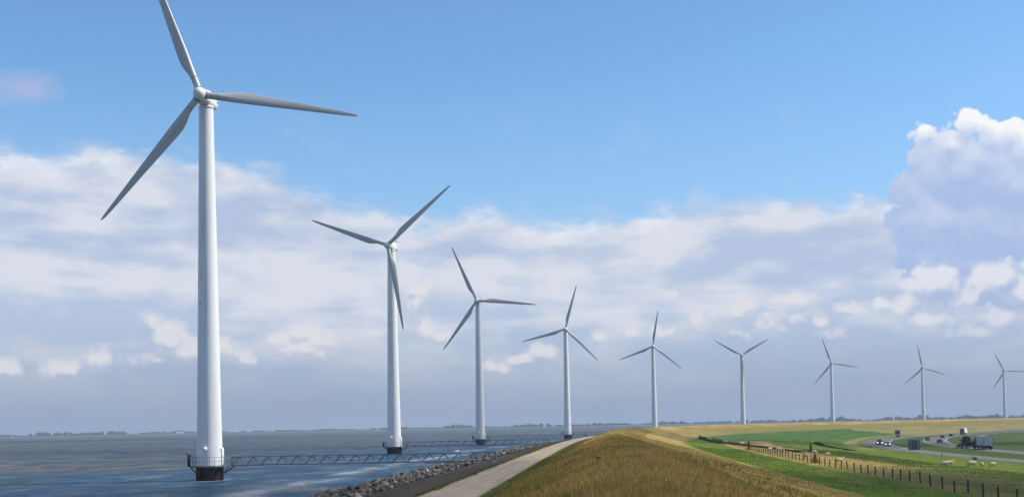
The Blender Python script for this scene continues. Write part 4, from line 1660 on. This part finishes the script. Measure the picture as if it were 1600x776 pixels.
a5 = R(-5)
bird((TP[0][0] - 2.78 * math.cos(a5), TP[0][1] - 2.78 * math.sin(a5), 3.12), R(100), M['bird'], 'dark cormorant perched on the post of the turbine platform', 1.25, long_neck=True)
b0 = BR[0]
ca, sa = math.cos(b0.rotation_euler.z), math.sin(b0.rotation_euler.z)
gx, gy = 29.6, -.55
bird((b0.location.x + gx * ca - gy * sa, b0.location.y + gx * sa + gy * ca, 3.05), R(-70), M['gull'], 'white gull perched on the rail near the shore end of the footbridge', 1.3)
bird(pt(263.5, 51.3, .10), R(60), M['bird'], 'black bird sitting in the grass on the dike crown', .75)
for (dx, dz, rz, lb) in ((.35, 52.9, 40, 'tiny dark bird flying just above the turbine hub'), (1.1, 52.45, 70, 'tiny dark bird flying over the nacelle, lower of two close together'), (1.75, 52.5, 20, 'tiny dark bird flying over the rear end of the nacelle')):
    bird((TP[0][0] + dx - .2, TP[0][1] + 5.5, dz + .4), R(rz), M['bird'], lb, .38, wings=True)


# ------------------------------------------------------------------ far shore
def m_far():
    m, nt, b = new_mat('far woods')
    n1 = noise(obj_co(), .02, 4, .6, dim='3D')
    nt.links.new(mixc(sstep(.35, .65, n1), (.038, .052, .030), (.066, .085, .046)).s, b.inputs['Base Color'])
    b.inputs['Roughness'].default_value = 1
    return m


FARM = m_far()
bm = bmesh.new()
bmesh.ops.create_icosphere(bm, subdivisions=1, radius=1)
bm.verts.index_update()
ICO_V = np.array([v.co[:] for v in bm.verts])
ICO_F = np.array([[v.index for v in f.verts] for f in bm.faces])
bm.free()


def woods(label, segs):
    """segs: (bearing px from, to, distance, height)"""
    VV, FF, off = [], [], 0
    for (p0, p1, D, h) in segs:
        x0, x1 = (p0 - CXP) / FOC * D, (p1 - CXP) / FOC * D
        n = max(3, int((x1 - x0) / 5.0))
        for _ in range(n):
            x = random.uniform(x0, x1)
            yy = D + random.uniform(0, 140)
            e = min(1, .35 + .65 * min(x - x0, x1 - x) / (25 + .12 * (x1 - x0)))
            hh = 1.15 * h * e * random.uniform(.55, 1.0) * (1 + .22 * math.sin(x / 47.0) + .14 * math.sin(x / 19.0 + 2))
            w = random.uniform(5, 12)
            v = ICO_V * np.array([w, w, hh * .55]) * (1 + rng.normal(0, .12, (len(ICO_V), 1))) + np.array([x, yy, hh * .48])
            VV.append(v)
            FF.append(ICO_F + off)
            off += len(v)
    o = link('distant_woods', np_mesh('distant_woods', np.vstack(VV), np.vstack(FF), FARM))
    return tag(o, label, 'woods', None, 'stuff')


woods('blue grey belt of trees on the far shore of the lake', [(-260, 36, 5200, 13), (30, 110, 5200, 15), (100, 190, 5200, 16), (205, 300, 5300, 11), (300, 420, 5400, 7), (420, 470, 5400, 9), (470, 560, 5400, 7)])
woods('long low line of trees on the far shore behind the turbines', [(560, 640, 5300, 9), (600, 700, 5300, 8), (680, 745, 5300, 13), (740, 800, 5400, 8)])
woods('wooded spit beyond the water, near the fourth turbine', [(794, 845, 4900, 11), (835, 880, 4800, 14), (860, 1000, 4900, 9)])
woods('thin line of trees seen just over the dike', [(1000, 1080, 5000, 12), (1040, 1060, 4900, 15), (1080, 1130, 5000, 11), (1120, 1150, 4900, 16), (1150, 1250, 5000, 11)])
woods('belt of trees behind the dike beyond the seventh turbine', [(1241, 1262, 4600, 15), (1258, 1300, 4600, 15.5), (1296, 1335, 4600, 16.5), (1339, 1352, 4600, 15.5), (1362, 1371, 4600, 15.5), (1372, 1378, 4600, 16)])
woods('belt of trees behind the dike beyond the last two turbines', [(1378, 1425, 4600, 17), (1425, 1470, 4600, 15), (1455, 1500, 4600, 13), (1498, 1545, 4400, 15.5), (1535, 1588, 4400, 16.5), (1586, 1900, 4400, 14)])
fs = []
P_ = [(-9200, 4200), (-3200, 5180), (-1400, 5280), (-600, 5290), (0, 4880), (500, 4880), (1000, 4580), (2000, 4380), (4600, 3500)]
mb = MB()
for (x, y), (x2, y2) in zip(P_[:-1], P_[1:]):
    pass
fr = []
for x, y in P_:
    fr.append([(x, y - 14, -.4), (x, y, 1.2), (x + .05 * x, y + 500, 1.6), (x + .2 * x, y + 1600, 1.6)])
V = np.array(fr).reshape(-1, 3)
far = link('far_shore', np_mesh('far_shore', V, grid_faces(len(P_), 4), FARM, True))
tag(far, kind='structure')


def shed(px, D, L, h, label):
    root = empty('farm_shed', ((px - CXP) / FOC * D, D, 0))
    MB().box(-L / 2, L / 2, 0, 14, .2, h).build('wall', M['lamp'], root)
    MB().add([(-L / 2 - .5, -.6, h), (L / 2 + .5, -.6, h), (L / 2 + .5, 7, h + 3), (-L / 2 - .5, 7, h + 3), (-L / 2 - .5, 14.6, h), (L / 2 + .5, 14.6, h)],
             [(0, 1, 2, 3), (3, 2, 5, 4), (0, 3, 4), (1, 5, 2)]).build('roof', M['boxwhite'], root)
    return tag(root, label, 'shed', 'pale sheds on the far shore')


shed(364, 5280, 36, 5, 'long pale shed on the far shore beside the tallest looking tower')
shed(387, 5290, 24, 5, 'second pale shed on the far shore, shorter than its long neighbour')
shed(424, 5300, 16, 7, 'pale shed standing alone on the far shore, third from the big tower')
shed(563, 5280, 12, 8, 'small pale shed at the gap in the far trees')
shed(588, 5230, 14, 11, 'tall pale shed on the far shore beside the second turbine')
shed(280, 5250, 34, 4, 'pale shed on the far shore just before the tallest looking tower')


def sailboat(x, y, rz, label):
    root = empty('sailboat', (x, y, 0), rz)
    MB().rings([[(w * math.cos(a), yy, z0 + (h if math.sin(a) > 0 else -.3)) for a in np.linspace(0, 2 * math.pi, 10, endpoint=False)] for yy, w, z0, h in
                ((-4.5, 1.0, .3, .7), (-2, 1.5, .3, .7), (1, 1.5, .3, .8), (3.5, .8, .35, 1.0), (5, .08, .4, 1.1))]).build('hull', M['gull'], root)
    MB().tube((0, .6, .6), (0, .6, 12.5), .08).build('mast', M['steel'], root)
    MB().add([(.02, .4, 1.8), (.35, -3.9, 1.9), (.02, .5, 12.2), (.30, -1.8, 6.0), (-.02, .4, 1.8), (.31, -3.9, 1.9), (-.02, .5, 12.2), (.26, -1.8, 6.0)], [(0, 1, 3), (0, 3, 2), (4, 7, 5), (4, 6, 7)], True).build('mainsail', M['gull'], root)
    MB().add([(.02, .8, 11), (.35, 2.6, 1.6), (.02, 4.9, 1.4), (-.02, .8, 11), (.31, 2.6, 1.6), (-.02, 4.9, 1.4)], [(0, 1, 2), (3, 5, 4)], True).build('jib', M['gull'], root)
    return tag(root, label, 'sailboat')


sailboat((17.5 - 800) / FOC * 3300, 3300, R(50), 'tiny white sailboat far out before the wooded shore')
sailboat((987 - 800) / FOC * 4200, 4200, R(80), 'tiny white sail seen just above the ridge of the dike')


# ------------------------------------------------------------------ passing clouds overhead: they throw the broad patches of shade
def m_cloud():
    m, nt, b = new_mat('cloud')
    nt.nodes.remove(b)
    df = nt.nodes.new('ShaderNodeBsdfDiffuse')
    df.inputs[0].default_value = (.9, .9, .9, 1)
    tr = nt.nodes.new('ShaderNodeBsdfTransparent')
    mi = nt.nodes.new('ShaderNodeMixShader')
    mi.inputs[0].default_value = .10
    nt.links.new(tr.outputs[0], mi.inputs[1])
    nt.links.new(df.outputs[0], mi.inputs[2])
    nt.links.new(mi.outputs[0], nt.nodes['Material Output'].inputs['Surface'])
    return m


CLOUD = m_cloud()


def cloud(lobes, H=650.0):
    """lobes: (ground x, y, rx, ry) where their shade falls"""
    VV, FF, off = [], [], 0
    bm = bmesh.new()
    bmesh.ops.create_icosphere(bm, subdivisions=4, radius=1)
    bm.verts.index_update()
    v0 = np.array([v.co[:] for v in bm.verts])
    f0 = np.array([[v.index for v in f.verts] for f in bm.faces])
    bm.free()
    k = H / SUN_DIR.z
    for (gx_, gy_, rx, ry) in lobes:
        c = np.array([gx_ + SUN_DIR.x * k, gy_ + SUN_DIR.y * k, H])
        amp = 1 + .16 * vnoise(v0[:, 0] * 3 + gx_, v0[:, 1] * 3 + v0[:, 2] * 2 + gy_, 1.0, 61, 3)
        for q in (1.0, .90, .80):
            v = v0 * amp[:, None] * np.array([rx, ry, min(rx, ry) * .35]) * q + c
            VV.append(v)
            FF.append(f0 + off)
            off += len(v)
    o = link('cloud', np_mesh('cloud', np.vstack(VV), np.vstack(FF), CLOUD, True))
    return tag(o, None, None, None, 'structure')


cloud([(0, 45, 210, 100)])
cloud([(85, 118, 62, 60)])
cloud([(-40, 424, 300, 42)])
cloud([(-520, 1150, 480, 150)], 700)


# ------------------------------------------------------------------ air
def build_haze():
    m = bpy.data.materials.new('haze')
    m.use_nodes = True
    nt = m.node_tree
    nt.nodes.clear()
    out = nt.nodes.new('ShaderNodeOutputMaterial')
    v = nt.nodes.new('ShaderNodeVolumePrincipled')
    v.inputs['Color'].default_value = (.57, .70, .88, 1)
    v.inputs['Density'].default_value = HAZE
    v.inputs['Anisotropy'].default_value = 0.0
    nt.links.new(v.outputs[0], out.inputs['Volume'])
    o = MB().box(-9500, 9500, -1500, 11500, -4.6, 80).build('haze', m)
    tag(o, 'pale blue haze over the lake and polder', 'haze', None, 'stuff')


HAZE = 1.25e-4
build_haze()
